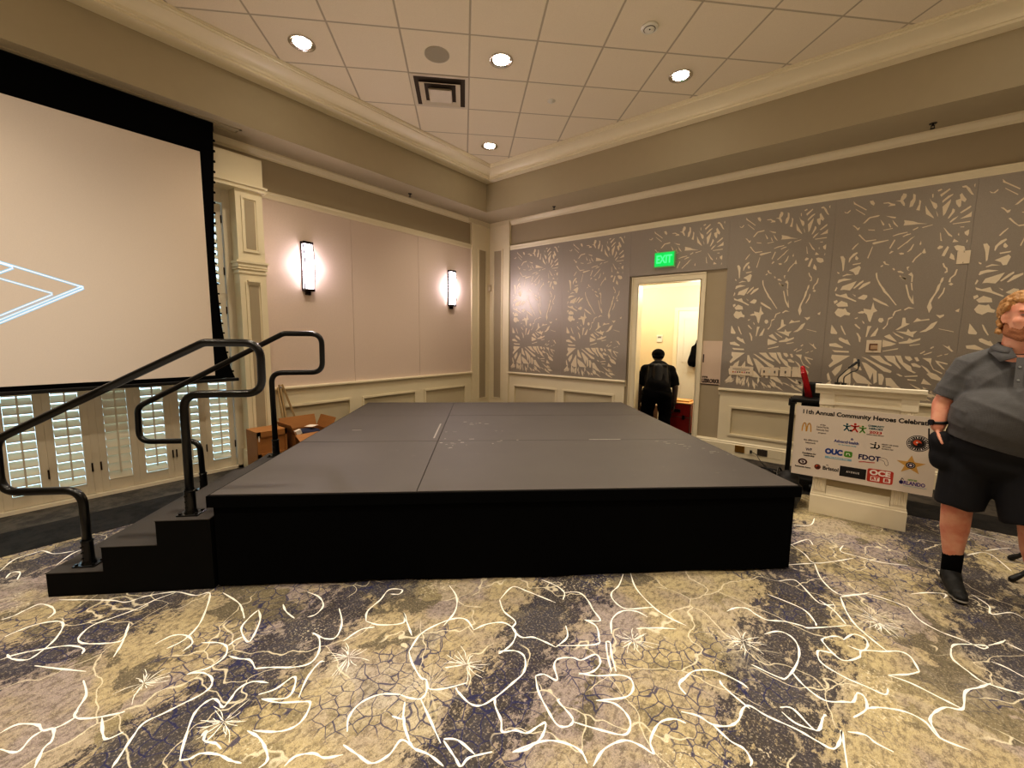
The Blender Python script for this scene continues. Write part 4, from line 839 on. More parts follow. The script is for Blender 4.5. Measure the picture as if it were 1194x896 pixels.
def skirt():
    q = MB(); loop = []
    rn = random.Random(5); ins = .012
    P = [(ins, ins, 0), (SWd-ins, ins, 1), (SWd-ins, SDp, 2), (ins, SDp, 3)]
    per = []
    for a in range(4):
        A = Vector(P[a][:2]); Bq = Vector(P[(a+1) % 4][:2]); d = (Bq-A); L = d.length; d.normalize(); nrm = Vector((d.y, -d.x))
        m = int(L/.05)
        for k in range(m):
            per.append((A+d*(L*k/m), nrm, L*k/m, min(k, m-k)/m))
    rows = 8; grid = []
    for r_ in range(rows+1):
        z = SH-.03-(SH-.038)*r_/rows; ring = []
        for (p, nn, s, e) in per:
            w = (r_/rows)*(.006*math.sin(s*4.1)+.005*math.sin(s*9.7+1))*min(1, e*12)
            lift = .008*math.sin(s*2.3)+.006 if r_ == rows else 0
            ring.append(q.bm.verts.new((p.x+nn.x*w, p.y+nn.y*w, z+abs(lift)*.6)))
        grid.append(ring)
    n = len(per)
    for a, b_ in zip(grid, grid[1:]):
        for k in range(n): q.bm.faces.new((a[k], a[(k+1) % n], b_[(k+1) % n], b_[k]))
    return q.build('skirt', CLOTH, stg, smooth=True)
autosmooth(skirt(), 50)
for (x, y) in ((.06, .06), (SWd-.06, .06), (.06, SDp-.1), (SWd-.06, SDp-.1), (SWd/2, .06), (SWd/2, SDp-.1)):
    q = MB(); q.cyl((x, y, 0), (x, y, SH-.07), .022, seg=12); q.build('leg', BLKP, stg)
TAPE = mat('worn_tape', (150, 144, 136), .7, .2, 40); DTAPE = mat('dark_tape', (52, 49, 47), .5, .2, 40)
q = MB()
for (a, b_, c, d) in ((.31, .40, 1.70, 1.712), (1.15, 1.165, 1.35, 2.0), (2.6, 2.9, 1.245, 1.262)):
    q.box(a, b_, c, d, SH+.0008, SH+.0018)
rn = random.Random(11)
for k in range(26):
    a = 1.2+abs(rn.gauss(0, .3)); c = rn.choice([1.15, 1.25, 1.0, 2.0, 1.6])+rn.gauss(0, .05); L = rn.uniform(.008, .05)
    q.box(a, a+L, c, c+rn.uniform(.004, .02), SH+.0008, SH+.0014)
for k in range(14):
    a = 3.2+.5*k/14+rn.gauss(0, .03); c = 1.2-.55*k/14+rn.gauss(0, .03); q.box(a, a+rn.uniform(.01, .06), c, c+.008, SH+.0008, SH+.0014)
q.build('scuff_marks', TAPE, stg)['kind'] = 'stuff'
q = MB(); q.box(1.21, 3.4, 1.243, 1.247, SH+.0009, SH+.0016)
q.build('seam_tape', DTAPE, stg)

# ------------------------------------------------------------------ stairs with two bent-tube handrails
st = thing('stage_stairs', 'black three-step stair unit with two looping handrails beside the stage', 'stairs', (2.503+.0, -5.2916+.0, 0), SA+R(2.2))
TR = mat('tread_carpet', (58, 54, 51), .9, .08, 60, bump=.3, bscale=400)
BOX = mat('stair_side_black', (7, 7, 7), .75, .2, 30, spec=.2)
hs = [.147, .293, .44]; xs_ = [-.905, -.604, -.304, -.006]
q = MB()
prof_ = [(xs_[0], 0), (xs_[0], hs[0]-.006), (xs_[1], hs[0]-.006), (xs_[1], hs[1]-.006), (xs_[2], hs[1]-.006), (xs_[2], hs[2]-.006), (xs_[3], hs[2]-.006), (xs_[3], 0)]
SWI = 1.43
q.prof(prof_, (0, 0.0, 0), (1, 0, 0), (0, 0, 1), (0, SWI, 0)); q.build('step_box', BOX, st)
for k in range(3):
    q = MB(); q.box(xs_[k]-.004, xs_[k+1]+(.0 if k < 2 else 0), -.004, SWI+.004, hs[k]-.006, hs[k], bev=.002); q.build('tread', TR, st)
def railing(base, top, pts, b_):
    q = MB(); P = fillet([(x, b_, z) for x, z in pts], .095, 9); q.tube(P, .0225, 14)
    r = q.build('handrail', BLK, st, smooth=True)
    q = MB()
    for (x, z) in (pts[0], pts[-1]):
        q.box(x-.06, x+.06, b_-.045, b_+.045, z, z+.008, bev=.002)
        q.cyl((x, b_, z+.008), (x, b_, z+.028), .036, .030, 18)
        for (u, v) in ((-.045, -.03), (.045, -.03), (-.045, .03), (.045, .03)): q.cyl((x+u, b_+v, z+.008), (x+u, b_+v, z+.018), .008, seg=6)
    q.build('base_plate', BLK, r)
    q = MB()
    for (x, z) in (pts[0], pts[-1]):
        q.cyl((x, b_, z+.02), (x, b_, z+.15), .029, .027, 18); q.lathe([(.029, .142), (.032, .147), (.029, .154), (.026, .154)], (x, b_, z), 18)
        for h in (.05, .085, .12): q.cyl((x-.008, b_-.034, z+h), (x-.008, b_, z+h), .006, seg=8)
    q.build('sleeve', BLK, r, smooth=False)
railing(0, 0, [(-.745, .147), (-.742, .607), (-1.165, .605), (-1.158, .915), (-.02, 1.478), (.292, 1.478), (.29, 1.178), (-.153, 1.172), (-.157, .44)], .085)
railing(0, 0, [(-.825, .147), (-.835, .590), (-1.32, .59), (-1.31, .895), (-.085, 1.54), (.235, 1.54), (.23, 1.2), (-.205, 1.192), (-.20, .44)], 1.335)

# ------------------------------------------------------------------ cartons and easel by the pilaster
def carton_mat():
    t = NT('brown_cardboard'); p = t.obj(); n = t.noise(t.vm('MULTIPLY', p, (1, 1, 18)), 8, 3).outputs[0]
    t.l(t.mix(n, s2l((140, 94, 46)), s2l((168, 116, 62))), t.b.inputs['Base Color']); t.b.inputs['Roughness'].default_value = .7; return t.m
KRAFT = carton_mat(); KIN = mat('carton_inside', (128, 84, 40), .8, .08)
t = thing('wooden_crate', 'tall closed tan crate with a recessed front panel at the foot of the pilaster', 'crate', (.60, -4.34, 0))
q = MB(); q.box(-.30, -.012, 0, .30, 0, .50, bev=.003); q.build('body', KRAFT, t)
q = MB(); q.box(-.012, 0, 0, .30, .44, .50); q.box(-.012, 0, 0, .30, .20, .26); q.box(-.012, 0, 0, .035, 0, .5); q.box(-.012, 0, .28, .30, 0, .5); q.build('front_frame', KRAFT, t)
q = MB(); q.box(0, .004, .012, .022, .40, .46); q.build('label_strip', PAPER, t)
t = thing('cardboard_box', 'small low cardboard box in front of the tan crate', 'box', (.93, -4.33, 0))
q = MB(); q.box(-.26, 0, 0, .24, 0, .20, bev=.004); q.build('body', KRAFT, t)
q = MB(); q.box(-.26, 0, .105, .135, .2, .2012); q.build('tape', mat('packing_tape', (206, 178, 130), .3), t)
t = thing('cardboard_box', 'open cardboard box with raised flaps beside the tan crate', 'box', (.66, -3.98, 0))
q = MB(); th = .006
q.box(-.36, 0, 0, th, 0, .42); q.box(-.36, 0, .42-th, .42, 0, .42); q.box(-th, 0, th, .42-th, 0, .42); q.box(-.36, -.36+th, th, .42-th, 0, .42); q.box(-.36, 0, 0, .42, 0, th); q.build('body', KRAFT, t)
def flap(p0, p1, d):
    q = MB(); q.poly([p0, p1, Vector(p1)+Vector(d), Vector(p0)+Vector(d)], (.004, .002, .002)); q.build('flap', KRAFT, t)
flap((-.36, 0, .42), (-.36, .42, .42), (-.05, 0, .135)); flap((-.36, .42, .42), (0, .42, .42), (0, .06, .13))
flap((-.36, 0, .42), (0, 0, .42), (0, -.045, .115)); flap((0, 0, .42), (0, .42, .42), (.11, 0, -.06))
tb = thing('folded_cloth', 'navy folded cloth lying in the open cardboard box', 'cloth', (.48, -3.77, 0))
q = MB(); q.sph((0, 0, .40), (.15, .16, .035)); q.sph((.04, -.04, .415), (.09, .1, .03)); blob('cloth', q, .012, mat('navy_cloth', (38, 40, 62), .9), tb, 3)
tb = thing('paper_sheet', 'white paper lying on the navy cloth in the open box', 'paper', (.50, -3.72, .45))
q = MB(); q.box(-.05, .05, -.06, .06, .012, .016, rot=Matrix.Rotation(.5, 4, 'Z')); q.build('sheet', PAPER, tb)
tb = thing('paper_sheet', 'white paper tucked in the near corner of the open box', 'paper', (.60, -3.91, .41))
q = MB(); q.box(-.03, .02, -.03, .03, 0, .05, rot=Matrix.Rotation(.3, 4, 'X')); q.build('sheet', PAPER, tb)
tb = thing('white_bag', 'small white bag on the floor between the open box and the stage', 'bag', (.42, -3.42, 0))
q = MB(); q.sph((0, 0, .16), (.10, .11, .16)); q.sph((.02, .03, .30), (.08, .09, .12)); q.sph((0, 0, .40), (.06, .08, .05)); blob('bag_body', q, .015, PAPER, tb, 2, cut=[((0, 0, .002), (0, 0, -1))], disp=lambda p: .006*math.sin(p.x*60+p.z*40))
# folded display easel leaning in the corner behind the boxes
t = thing('folding_easel', 'pale wooden folding easel leaning on the wainscot behind the boxes', 'easel')
def leg(p0, p1, w=.022):
    q = MB(); p0 = Vector(p0); p1 = Vector(p1); d = (p1-p0); M = Matrix.Translation(p0) @ d.to_track_quat('Z', 'Y').to_matrix().to_4x4()
    q.box(-w/2, w/2, -w/2, w/2, 0, d.length, rot=M, bev=.002); return q
leg((.20, -3.60, 0), (.06, -3.84, .93)).build('leg', WOOD, t); leg((.24, -3.82, 0), (.07, -3.875, .93)).build('leg', WOOD, t); leg((.28, -3.88, 0), (.075, -3.90, .90), .016).build('leg', WOOD, t)
q = MB(); q.cyl((.045, -3.87, .90), (.09, -3.87, .90), .012, seg=12); q.build('hinge_bolt', CHROME, t)

# ------------------------------------------------------------------ podium
PX0, PX1, PY0, PY1 = 5.230, 5.856, -1.555, -1.14
pod = thing('podium', 'cream wooden podium with fluted corner columns behind the white sponsor board', 'podium', (PX0, PY0, 0))
XP = Matrix.Translation((-PX0, -PY0, 0))
PODC = mat('podium_paint', (240, 230, 206), .4, .02); PODI = mat('podium_inset', (196, 180, 146), .5, .03)
q = MB(); q.box(PX0+.01, PX1-.01, PY0+.03, PY1, .0, 1.08); q.build('body', PODI, pod, xf=XP)
q = MB(); q.box(PX0-.006, PX1+.006, PY0-.002, PY1+.006, 0, .165, bev=.003); q.box(PX0, PX1, PY0+.004, PY1, .165, .185); q.build('plinth', PODC, pod, xf=XP)
q = MB()
for (a, b_) in ((PX0+.004, PX0+.10), (PX1-.10, PX1-.004)):
    q.box(a, b_, PY0+.008, PY0+.09, .185, .985)
    for k in range(6):
        x = a+.012+k*(b_-a-.024)/5; q.cyl((x, PY0+.008, .21), (x, PY0+.008, .965), .0055, seg=8)
    q.box(a-.004, b_+.004, PY0, PY0+.09, .975, 1.08, bev=.003)
q.build('fluted_column', PODC, pod, xf=XP)
q = MB(); q.box(PX0+.104, PX1-.104, PY0+.012, PY0+.03, .94, 1.08); q.box(PX0+.104, PX1-.104, PY0+.002, PY0+.03, .985, 1.005); q.box(PX0+.104, PX1-.104, PY0+.012, PY0+.03, .185, .26)
q.build('front_frame', PODC, pod, xf=XP)
q = MB(); o_ = .035
pr2 = [(-.004, 1.075), (-.010, 1.10), (-.028, 1.122), (-.036, 1.125), (-.036, 1.152), (-.03, 1.160), (.44, 1.115), (.44, 1.075)]
q.prof([(a, z) for a, z in pr2], (PX0-o_, PY0, 0), (0, 1, 0), (0, 0, 1), (PX1-PX0+2*o_, 0, 0)); q.build('reading_top', PODC, pod, xf=XP)
# twin gooseneck microphones
t = thing('gooseneck_microphone', 'black gooseneck microphone pair curving up from the podium top', 'microphone', (5.34, -1.30, 1.138))
q = MB(); q.cyl((0, 0, 0), (0, 0, .02), .022, seg=16); q.cyl((.045, .01, -.003), (.045, .01, .017), .02, seg=16); q.build('base', BLKP, t)
q = MB(); q.tube(fillet([(0, 0, .01), (.0, -.01, .06), (.05, -.03, .13), (.075, -.04, .16)], .06), .0045, 8); q.tube(fillet([(.045, .01, .01), (.04, 0, .07), (.09, -.02, .12), (.13, -.03, .135), (.135, -.03, .18)], .05), .0045, 8); q.build('gooseneck', BLKP, t, smooth=True)
q = MB(); q.cap((.07, -.038, .155), .009, (.118, -.05, .205), .011); q.cap((.135, -.03, .175), .008, (.128, -.03, .225), .010); q.build('microphone_head', BLKP, t, smooth=True)

# ------------------------------------------------------------------ sponsor board
BX0, BX1, BZ0, BZ1 = 5.071, 5.985, .333, .953; BYF = -1.575
sg = thing('sponsor_board', 'wide white sponsor board with a black heading and many logos, propped on the podium front', 'sign', (BX0, BYF, BZ0))
FOAM = mat('foam_board', (222, 210, 196), .55, .015)
q = MB(); q.box(0, BX1-BX0, 0, .006, 0, BZ1-BZ0); q.build('board', FOAM, sg)
q = MB(); q.cyl((.25, .006, .10), (.25, .018, .10), .02, seg=12); q.cyl((.70, .006, .10), (.70, .018, .10), .02, seg=12); q.cyl((.25, .006, .5), (.25, .018, .5), .02, seg=12); q.build('mounting_pad', BLKP, sg)
def ink(n, rgb): return mat(n, rgb, .5, .01)
IK = dict(k=ink('ink_black', (22, 20, 22)), g=ink('ink_grey', (128, 118, 112)), y=ink('ink_gold', (238, 178, 70)), t=ink('ink_teal', (20, 92, 104)), r=ink('ink_red', (200, 44, 40)),
          n=ink('ink_green', (84, 150, 44)), b=ink('ink_blue', (26, 62, 140)), l=ink('ink_pale_blue', (140, 180, 195)), v=ink('ink_navy', (30, 30, 84)), w=ink('ink_white', (236, 228, 220)),
          s=ink('ink_star', (206, 160, 84)), o=ink('ink_orange', (214, 90, 50)), c=ink('ink_brick', (190, 60, 42)), p=ink('ink_purple', (78, 50, 140)), m=ink('ink_maroon', (60, 24, 22)), d=ink('ink_brown', (120, 58, 32)))
KEYS = list(IK); MATS = list(IK.values())
class Logo:
    def __init__(s, cx_, cz_): s.q = MB(); s.c = (cx_-BX0, cz_-BZ0); s.h = -.0006
    def P(s, u, v): return Vector((s.c[0]+u, s.h, s.c[1]+v))
    def col(s, k, up=True): s.q.mi = KEYS.index(k); s.h -= .0003 if up else 0; return s
    def rect(s, u0, u1, v0, v1, r=0):
        if not r: s.q.poly([s.P(u0, v0), s.P(u1, v0), s.P(u1, v1), s.P(u0, v1)]); return s
        pts = []
        for cx1, cy1, a0 in ((u1-r, v0+r, -90), (u1-r, v1-r, 0), (u0+r, v1-r, 90), (u0+r, v0+r, 180)):
            for k in range(5): a = R(a0+k*22.5); pts.append(s.P(cx1+r*math.cos(a), cy1+r*math.sin(a)))
        s.q.poly(pts); return s
    def disc(s, u, v, rx, ry=None, n=28):
        ry = rx if ry is None else ry
        s.q.poly([s.P(u+rx*math.cos(2*math.pi*k/n), v+ry*math.sin(2*math.pi*k/n)) for k in range(n)]); return s
    def pts(s, L): s.q.poly([s.P(u, v) for u, v in L]); return s
    def stroke(s, L, w):
        L = [Vector(p) for p in L]
        for a, b_ in zip(L, L[1:]):
            d = (b_-a).normalized(); n = Vector((-d.y, d.x))*w/2; e = d*w*.3
            s.q.poly([s.P(*(a-e-n)), s.P(*(b_+e-n)), s.P(*(b_+e+n)), s.P(*(a-e+n))])
        return s
    def text(s, tx, u, v, size, width=None, bold=.0008): text_mesh(tx, size, s.q, lambda a, b_: s.P(u+a, v+b_), bold, width=width); return s
    def end(s, name='logo'):
        bm = s.q.bm
        bm.normal_update(); bmesh.ops.triangulate(bm, faces=bm.faces[:], ngon_method='EAR_CLIP')
        for f in bm.faces:
            f.normal_update()
            if f.normal.y > 0: f.normal_flip()
        me = bpy.data.meshes.new(name); bm.to_mesh(me); bm.free()
        for m_ in MATS: me.materials.append(m_)
        o = bpy.data.objects.new(name, me); COL.objects.link(o); o.parent = sg; return o
L = Logo(5.545, .903).col('k'); L.text('11th Annual Community Heroes Celebration', 0, 0, .05, .845, .0016).end('heading')
# golden arches
L = Logo(5.158, .766).col('y')
for sx in (-1, 1):
    L.stroke([(sx*.017+.015*math.cos(a), -.036+.074*max(0, math.sin(a))) for a in [math.pi*k/10 for k in range(11)]], .0075)
L.end()
L = Logo(5.27, .766).col('g').text('of the', 0, .035, .016).text('Central Florida', 0, .014, .022, .085).text('Community Fund', 0, -.010, .022, .085).text('program', 0, -.036, .016).end()
# three star-like people
def person_mark(L, u, v, k):
    L.col(k); L.disc(u, v+.024*k_, .0075*k_)
    L.stroke([(u-.022*k_, v+.012*k_), (u, v+.004*k_), (u+.022*k_, v+.014*k_)], .009*k_); L.stroke([(u, v+.01*k_), (u, v-.008*k_)], .012*k_); L.stroke([(u-.016*k_, v-.030*k_), (u, v-.006*k_), (u+.016*k_, v-.030*k_)], .009*k_)
L = Logo(5.485, .806); k_ = 1.0; person_mark(L, -.052, 0, 't'); k_ = 1.15; person_mark(L, 0, .004, 'r'); k_ = .95; person_mark(L, .05, -.004, 'n')
L.col('o').disc(.0, -.012, .007).col('k').disc(-.024, -.026, .008); L.col('y').stroke([(.028, .018), (.042, .024)], .004); L.end()
L = Logo(5.617, .811).col('t').text('COMMUNITY', 0, .026, .020, .10).text('HEROES', 0, .004, .022, .085).col('r').text('2023', 0, -.026, .028, .078).col('g').text('celebration dinner', 0, -.046, .009, .11).end()
L = Logo(5.196, .640).col('g').text('the difference', 0, .013, .017, .105).text('network', 0, -.010, .02, .075).end()
L = Logo(5.187, .545).col('v').text('WF', 0, .022, .036, .045).col('k').text('Foundation for', .006, -.012, .017, .10).text('Leadership', .006, -.032, .017, .078).end()
L = Logo(5.438, .676).col('b').text('AdventHealth', 0, 0, .034, .165).col('b').stroke([(.028, .030), (.036, .038), (.044, .030)], .004).stroke([(.030, .024), (.036, .030), (.042, .024)], .004).col('l').text('for the whole family', .01, -.026, .012, .12).end()
L = Logo(5.624, .678).col('k').disc(.0, .024, .006).stroke([(-.030, .012), (-.008, .006), (.004, .010)], .006).stroke([(0, .012), (-.004, -.02), (-.026, -.022)], .008).stroke([(.0, -.012), (.012, -.024), (.026, -.008), (.02, .008)], .008).end()
L = Logo(5.712, .682).col('g').text('HEART OF CARE', 0, .014, .013, .10).text('NETWORK', -.018, -.004, .013, .055).text('FLORIDA INC', -.012, -.022, .013, .07).end()
# round seal
L = Logo(5.873, .738); L.col('k').disc(0, 0, .068, .064).col('w').disc(0, 0, .063, .059).col('k').disc(0, 0, .060, .056)
for k in range(22):
    a = 2*math.pi*k/22; L.h = -.0022; L.q.mi = KEYS.index('w'); L.stroke([(.046*math.cos(a), .043*math.sin(a)), (.055*math.cos(a), .051*math.sin(a))], .004 if k % 3 else .007)
L.h = -.0024; L.col('g').disc(0, 0, .040, .037).col('k').disc(0, 0, .037, .034).col('o').disc(-.006, .006, .024, .022).col('k').disc(.008, -.008, .014).col('w').disc(-.008, .008, .006); L.end()
L = Logo(5.362, .576).col('b').text('OUC', 0, 0, .062, .120, .004).end()
L = Logo(5.459, .574).col('n').rect(-.027, .027, -.024, .026, .012).col('w').stroke([(-.012, -.008), (-.010, .010)], .005).stroke([(-.010, .004), (.004, .010), (.012, -.008)], .005).end()
L = Logo(5.395, .527).col('l').rect(-.09, .09, -.010, .008).col('w').text('The Reliable One', 0, 0, .014, .13, .0004).end()
L = Logo(5.596, .562).col('v').text('FDOT', 0, .006, .056, .138, .002).col('r').stroke([(-.062, -.036), (-.03, -.030), (.0, -.030), (.035, -.026)], .006).end()
L = Logo(5.683, .553).col('g')
L.stroke([(-.03, .03), (.0, .032), (.018, .026), (.03, .0), (.032, -.02), (.022, -.028), (.012, -.018), (.008, .0), (-.004, .012), (-.03, .016)], .003).end()
# gold five-point star
L = Logo(5.845, .560).col('s')
L.q.poly([L.P((.088 if k % 2 == 0 else .036)*math.sin(math.pi*k/5), (.078 if k % 2 == 0 else .032)*math.cos(math.pi*k/5)) for k in range(10)])
L.col('k').disc(0, -.002, .028, .026).col('w').disc(0, -.002, .021, .019).col('v').disc(0, -.002, .018, .017).col('w').disc(0, -.002, .008).end()
L = Logo(5.151, .452).col('m').disc(0, 0, .034, .028).col('w').disc(0, 0, .020, .015).col('m').stroke([(-.012, .002), (.0, .008), (.01, -.002)], .006).disc(.002, -.004, .007).end()
L = Logo(5.155, .405).col('k').text('Restaurant Assoc', 0, 0, .018, .115).end()
L = Logo(5.26, .426).col('d').disc(0, 0, .023, .024).col('m').disc(.004, -.004, .012).col('o').disc(-.006, .008, .006).end()
L = Logo(5.352, .424).col('k').text('Bristol', 0, 0, .044, .108, .0012).col('g').text('the', -.025, .030, .012).end()
L = Logo(5.50, .424).col('k').rect(-.086, .086, -.044, .044).col('w').text('A V E N U E', 0, 0, .022, .085, .0006).end()
L = Logo(5.673, .430).col('c').rect(-.080, .080, -.056, .054, .014).col('w').text('OCE', -.002, .022, .058, .130, .003).rect(-.058, .000, -.046, -.008, .004).rect(.022, .066, -.046, -.008, .004).col('c').text('RT', -.029, -.027, .036, .045, .002).text('B', .044, -.027, .034, .026, .002).end()
L = Logo(5.865, .417).col('p').text('ORLANDO', .0, -.006, .040, .150, .0014).col('v').disc(-.064, -.004, .012).stroke([(-.066, .012), (-.060, .030), (-.050, .018)], .004).col('n').text('CITY OF', .0, .022, .014).col('l').rect(-.05, .085, -.030, -.027).end()

# ------------------------------------------------------------------ black rolling cart with red handle, cables
t = thing('hand_truck', 'black equipment cart with a curved red handle standing between the stage and the podium', 'cart', (5.075, -.74, 0))
q = MB(); q.box(-.02, .14, .0, .05, .12, 1.10, bev=.01); q.box(.03, .135, -.012, .0, .55, 1.09, bev=.01); q.build('back_panel', BLKP, t)
q = MB(); q.box(-.10, .15, -.20, .05, .90, .945, bev=.012); q.cyl((-.09, -.16, .86), (-.09, -.16, .93), .03, seg=14); q.cyl((-.09, .0, .86), (-.09, .0, .93), .03, seg=14); q.build('tray', BLKP, t)
q = MB(); P = fillet([(-.035, -.02, 1.245), (-.02, -.025, 1.19), (.01, -.03, 1.08), (.045, -.03, .93)], .2, 8)
q.tube(P, [.022, .026]+[.028]*(len(P)-3)+[.034], 12); q.sph((-.035, -.02, 1.245), .022); q.build('handle', RED, t, smooth=True)
q = MB(); q.box(-.12, .16, -.26, .05, .10, .14, bev=.01); q.box(-.10, -.06, -.22, -.18, .14, .90); q.build('base_frame', BLKP, t)
for (x, y) in ((-.10, -.22), (.13, -.22), (-.10, .03), (.13, .03)):
    q = MB(); q.cyl((x-.014, y, .05), (x+.014, y, .05), .05, seg=20); q.cyl((x, y, .05), (x, y, .11), .012, seg=8); q.build('caster', BLKP, t)
def coil(name, c, rad, turns, lab, r=.009, grp=None, seed=1):
    rn = random.Random(seed); pts = []; n = turns*22
    for k in range(n+1):
        a = 2*math.pi*k/22; rr_ = rad*(1+.12*math.sin(a*.37+seed)); h = .012+.05*abs(math.sin(a*.31+seed))*(k/n)
        pts.append((rr_*math.cos(a)+.02*math.sin(a*.6), rr_*.8*math.sin(a)+.02*math.cos(a*.43), h))
    t = thing(name, lab, 'cable', c, 0, grp); q = MB(); q.tube(pts, r, 6); q.build('cable', BLKP, t, smooth=True)
coil('cable_coil', (4.80, -1.12, 0), .13, 5, 'heap of black cable on the dark carpet band beside the stage corner near the podium', seed=2)
coil('cable_coil', (4.76, -.58, 0), .13, 4, 'loose coil of black cable on the dark carpet below the baseboard outlets', seed=4)
t = thing('equipment_bag', 'black soft equipment bag on the floor between the stage corner and the podium', 'bag', (5.06, -1.50, 0))
q = MB(); q.sph((0, .05, .12), (.11, .20, .12)); q.sph((-.02, .16, .20), (.09, .14, .09)); q.sph((.02, -.08, .1), (.08, .12, .1))
blob('bag_body', q, .014, mat('bag_fabric', (20, 20, 22), .6, .2, 20), t, 3, cut=[((0, 0, .003), (0, 0, -1))], disp=lambda p: .006*math.sin(p.y*40+p.z*30))
q = MB(); q.tube(fillet([(-.08, -.05, .16), (-.10, 0, .27), (-.10, .14, .32), (-.07, .22, .22)], .08), .008, 8); q.build('strap', BLKP, t, smooth=True)

# ------------------------------------------------------------------ red flight case and brown carton in the doorway
RC = mat('red_case_laminate', (128, 30, 26), .35, .12, 12); TAN = mat('case_top', (206, 160, 104), .5, .15, 20)
t = thing('flight_case', 'red flight case with metal edges standing in the doorway beside the bending person', 'case', (3.37, .86, 0), 0)
q = MB(); q.box(-.20, .20, -.16, .24, .06, .52, bev=.004); q.build('body', RC, t)
q = MB()
for x in (-.202, .188):
    for y in (-.162, .228): q.box(x, x+.014, y, y+.014, .06, .52)
for z in (.055, .30, .512):
    q.box(-.202, .202, -.164, -.160, z, z+.012); q.box(-.204, -.200, -.16, .24, z, z+.012); q.box(.200, .204, -.16, .24, z, z+.012)
q.build('metal_edging', mat('case_edge', (120, 100, 90), .4, metal=.7), t)
q = MB(); q.box(-.195, .195, -.155, .235, .52, .532); q.box(-.12, .14, -.05, .18, .532, .556); q.build('top_tray', TAN, t)
for x in (-.12, .10):
    q = MB(); q.box(x-.02, x+.02, -.180, -.164, .27, .34, bev=.003); q.build('latch', DARKM, t)
q = MB(); q.box(-.06, .05, -.185, -.164, .38, .43, bev=.006); q.build('handle', DARKM, t)
for (x, y) in ((-.15, -.12), (.15, -.12), (-.15, .2), (.15, .2)):
    q = MB(); q.cyl((x-.012, y, .03), (x+.012, y, .03), .03, seg=14); q.build('caster', BLKP, t)
t = thing('cardboard_box', 'brown carton on the floor left of the bending person in the doorway', 'box', (2.90, .78, 0), R(0))
q = MB(); q.box(-.30, .05, -.02, .25, 0, .40, bev=.004); q.build('body', mat('old_carton', (96, 66, 36), .8, .1), t)
q = MB(); q.box(-.30, .05, .10, .13, .40, .4012); q.build('tape', mat('carton_tape', (60, 44, 28), .4), t)
# tripod standing beyond the man at the right edge
t = thing('tripod_stand', 'black tripod stand whose splayed feet show behind the standing man', 'stand', (6.80, -1.80, 0))
q = MB(); q.cyl((0, 0, .25), (0, 0, 1.25), .016, seg=14); q.cyl((0, 0, .25), (0, 0, .75), .022, seg=14); q.build('pole', BLKP, t)
q = MB(); q.cyl((0, 0, .50), (0, 0, .56), .036, seg=14); q.cyl((0, 0, .22), (0, 0, .27), .03, seg=14); q.build('collar', BLKP, t)
for a in (208, 160, 40):
    d = Vector((math.cos(R(a)), math.sin(R(a)), 0)); e = d*(.52 if a == 208 else .41)
    q = MB(); q.tube([(d*.03)+Vector((0, 0, .46)), e+Vector((0, 0, .03))], .014, 10); q.tube([Vector((0, 0, .24)), e*.55+Vector((0, 0, .23))], .008, 8); lg = q.build('leg', BLKP, t)
    q = MB(); q.cap(e*.97+Vector((0, 0, .045)), .016, e*1.04+Vector((0, 0, .018)), .018); q.build('rubber_foot', BLKP, lg)
q = MB(); q.box(-.16, .16, -.02, .02, 1.25, 1.29, bev=.006); q.build('crossbar', BLKP, t)
# ------------------------------------------------------------------ people
def skin_mat(name, rgb, red):
    t = NT(name); p = t.obj(); n = t.noise(p, 9, 4, .6).outputs[0]; f = t.noise(p, 120, 2).outputs[0]
    c = t.mix(t.ramp(n, .35, .7), s2l(rgb), s2l(red)); t.l(c, t.b.inputs['Base Color'])
    t.b.inputs['Roughness'].default_value = .48; t.b.inputs['Subsurface Weight'].default_value = .08; t.b.inputs['Subsurface Radius'].default_value = (.02, .008, .004)
    t.bump(f, .12, .001); return t.m
SKIN = skin_mat('fair_skin', (222, 166, 140), (210, 132, 110)); SKIN2 = skin_mat('dark_skin', (44, 28, 22), (36, 22, 18))
LOCALX = R(38.45)
def fingers(mb, wrist, d, side, palm_n, k=1.0, curl=.25):
    """palm plus five fingers; d = pointing direction, side = towards the thumb, palm_n = palm normal (curl direction)"""
    w = Vector(wrist); d = Vector(d).normalized(); s = Vector(side).normalized(); n = Vector(palm_n).normalized()
    for q_ in (-.028, -.009, .010, .028):
        mb.cap(w, .021*k, w+d*.085*k+s*q_*k, .0125*k, 1)
    for q_, L in ((.030, .072), (.0105, .082), (-.010, .076), (-.030, .060)):
        p = w+d*.085*k+s*q_*k; dd = d.copy()
        for j, (f_, r_) in enumerate(((.45, .0098), (.32, .0088), (.23, .0078))):
            dd = (dd+n*curl*(j+.6)).normalized(); p2 = p+dd*L*f_*k; mb.cap(p, r_*k, p2, (r_-.0008)*k, 1); p = p2
    p = w+d*.02*k+s*.022*k; dd = (d*.55+s*.8+n*.2).normalized()
    for L, r_ in ((.042, .013), (.034, .011), (.026, .0095)):
        p2 = p+dd*L*k; mb.cap(p, r_*k, p2, (r_-.001)*k, 1); p = p2; dd = (dd+d*.5+n*.15).normalized()

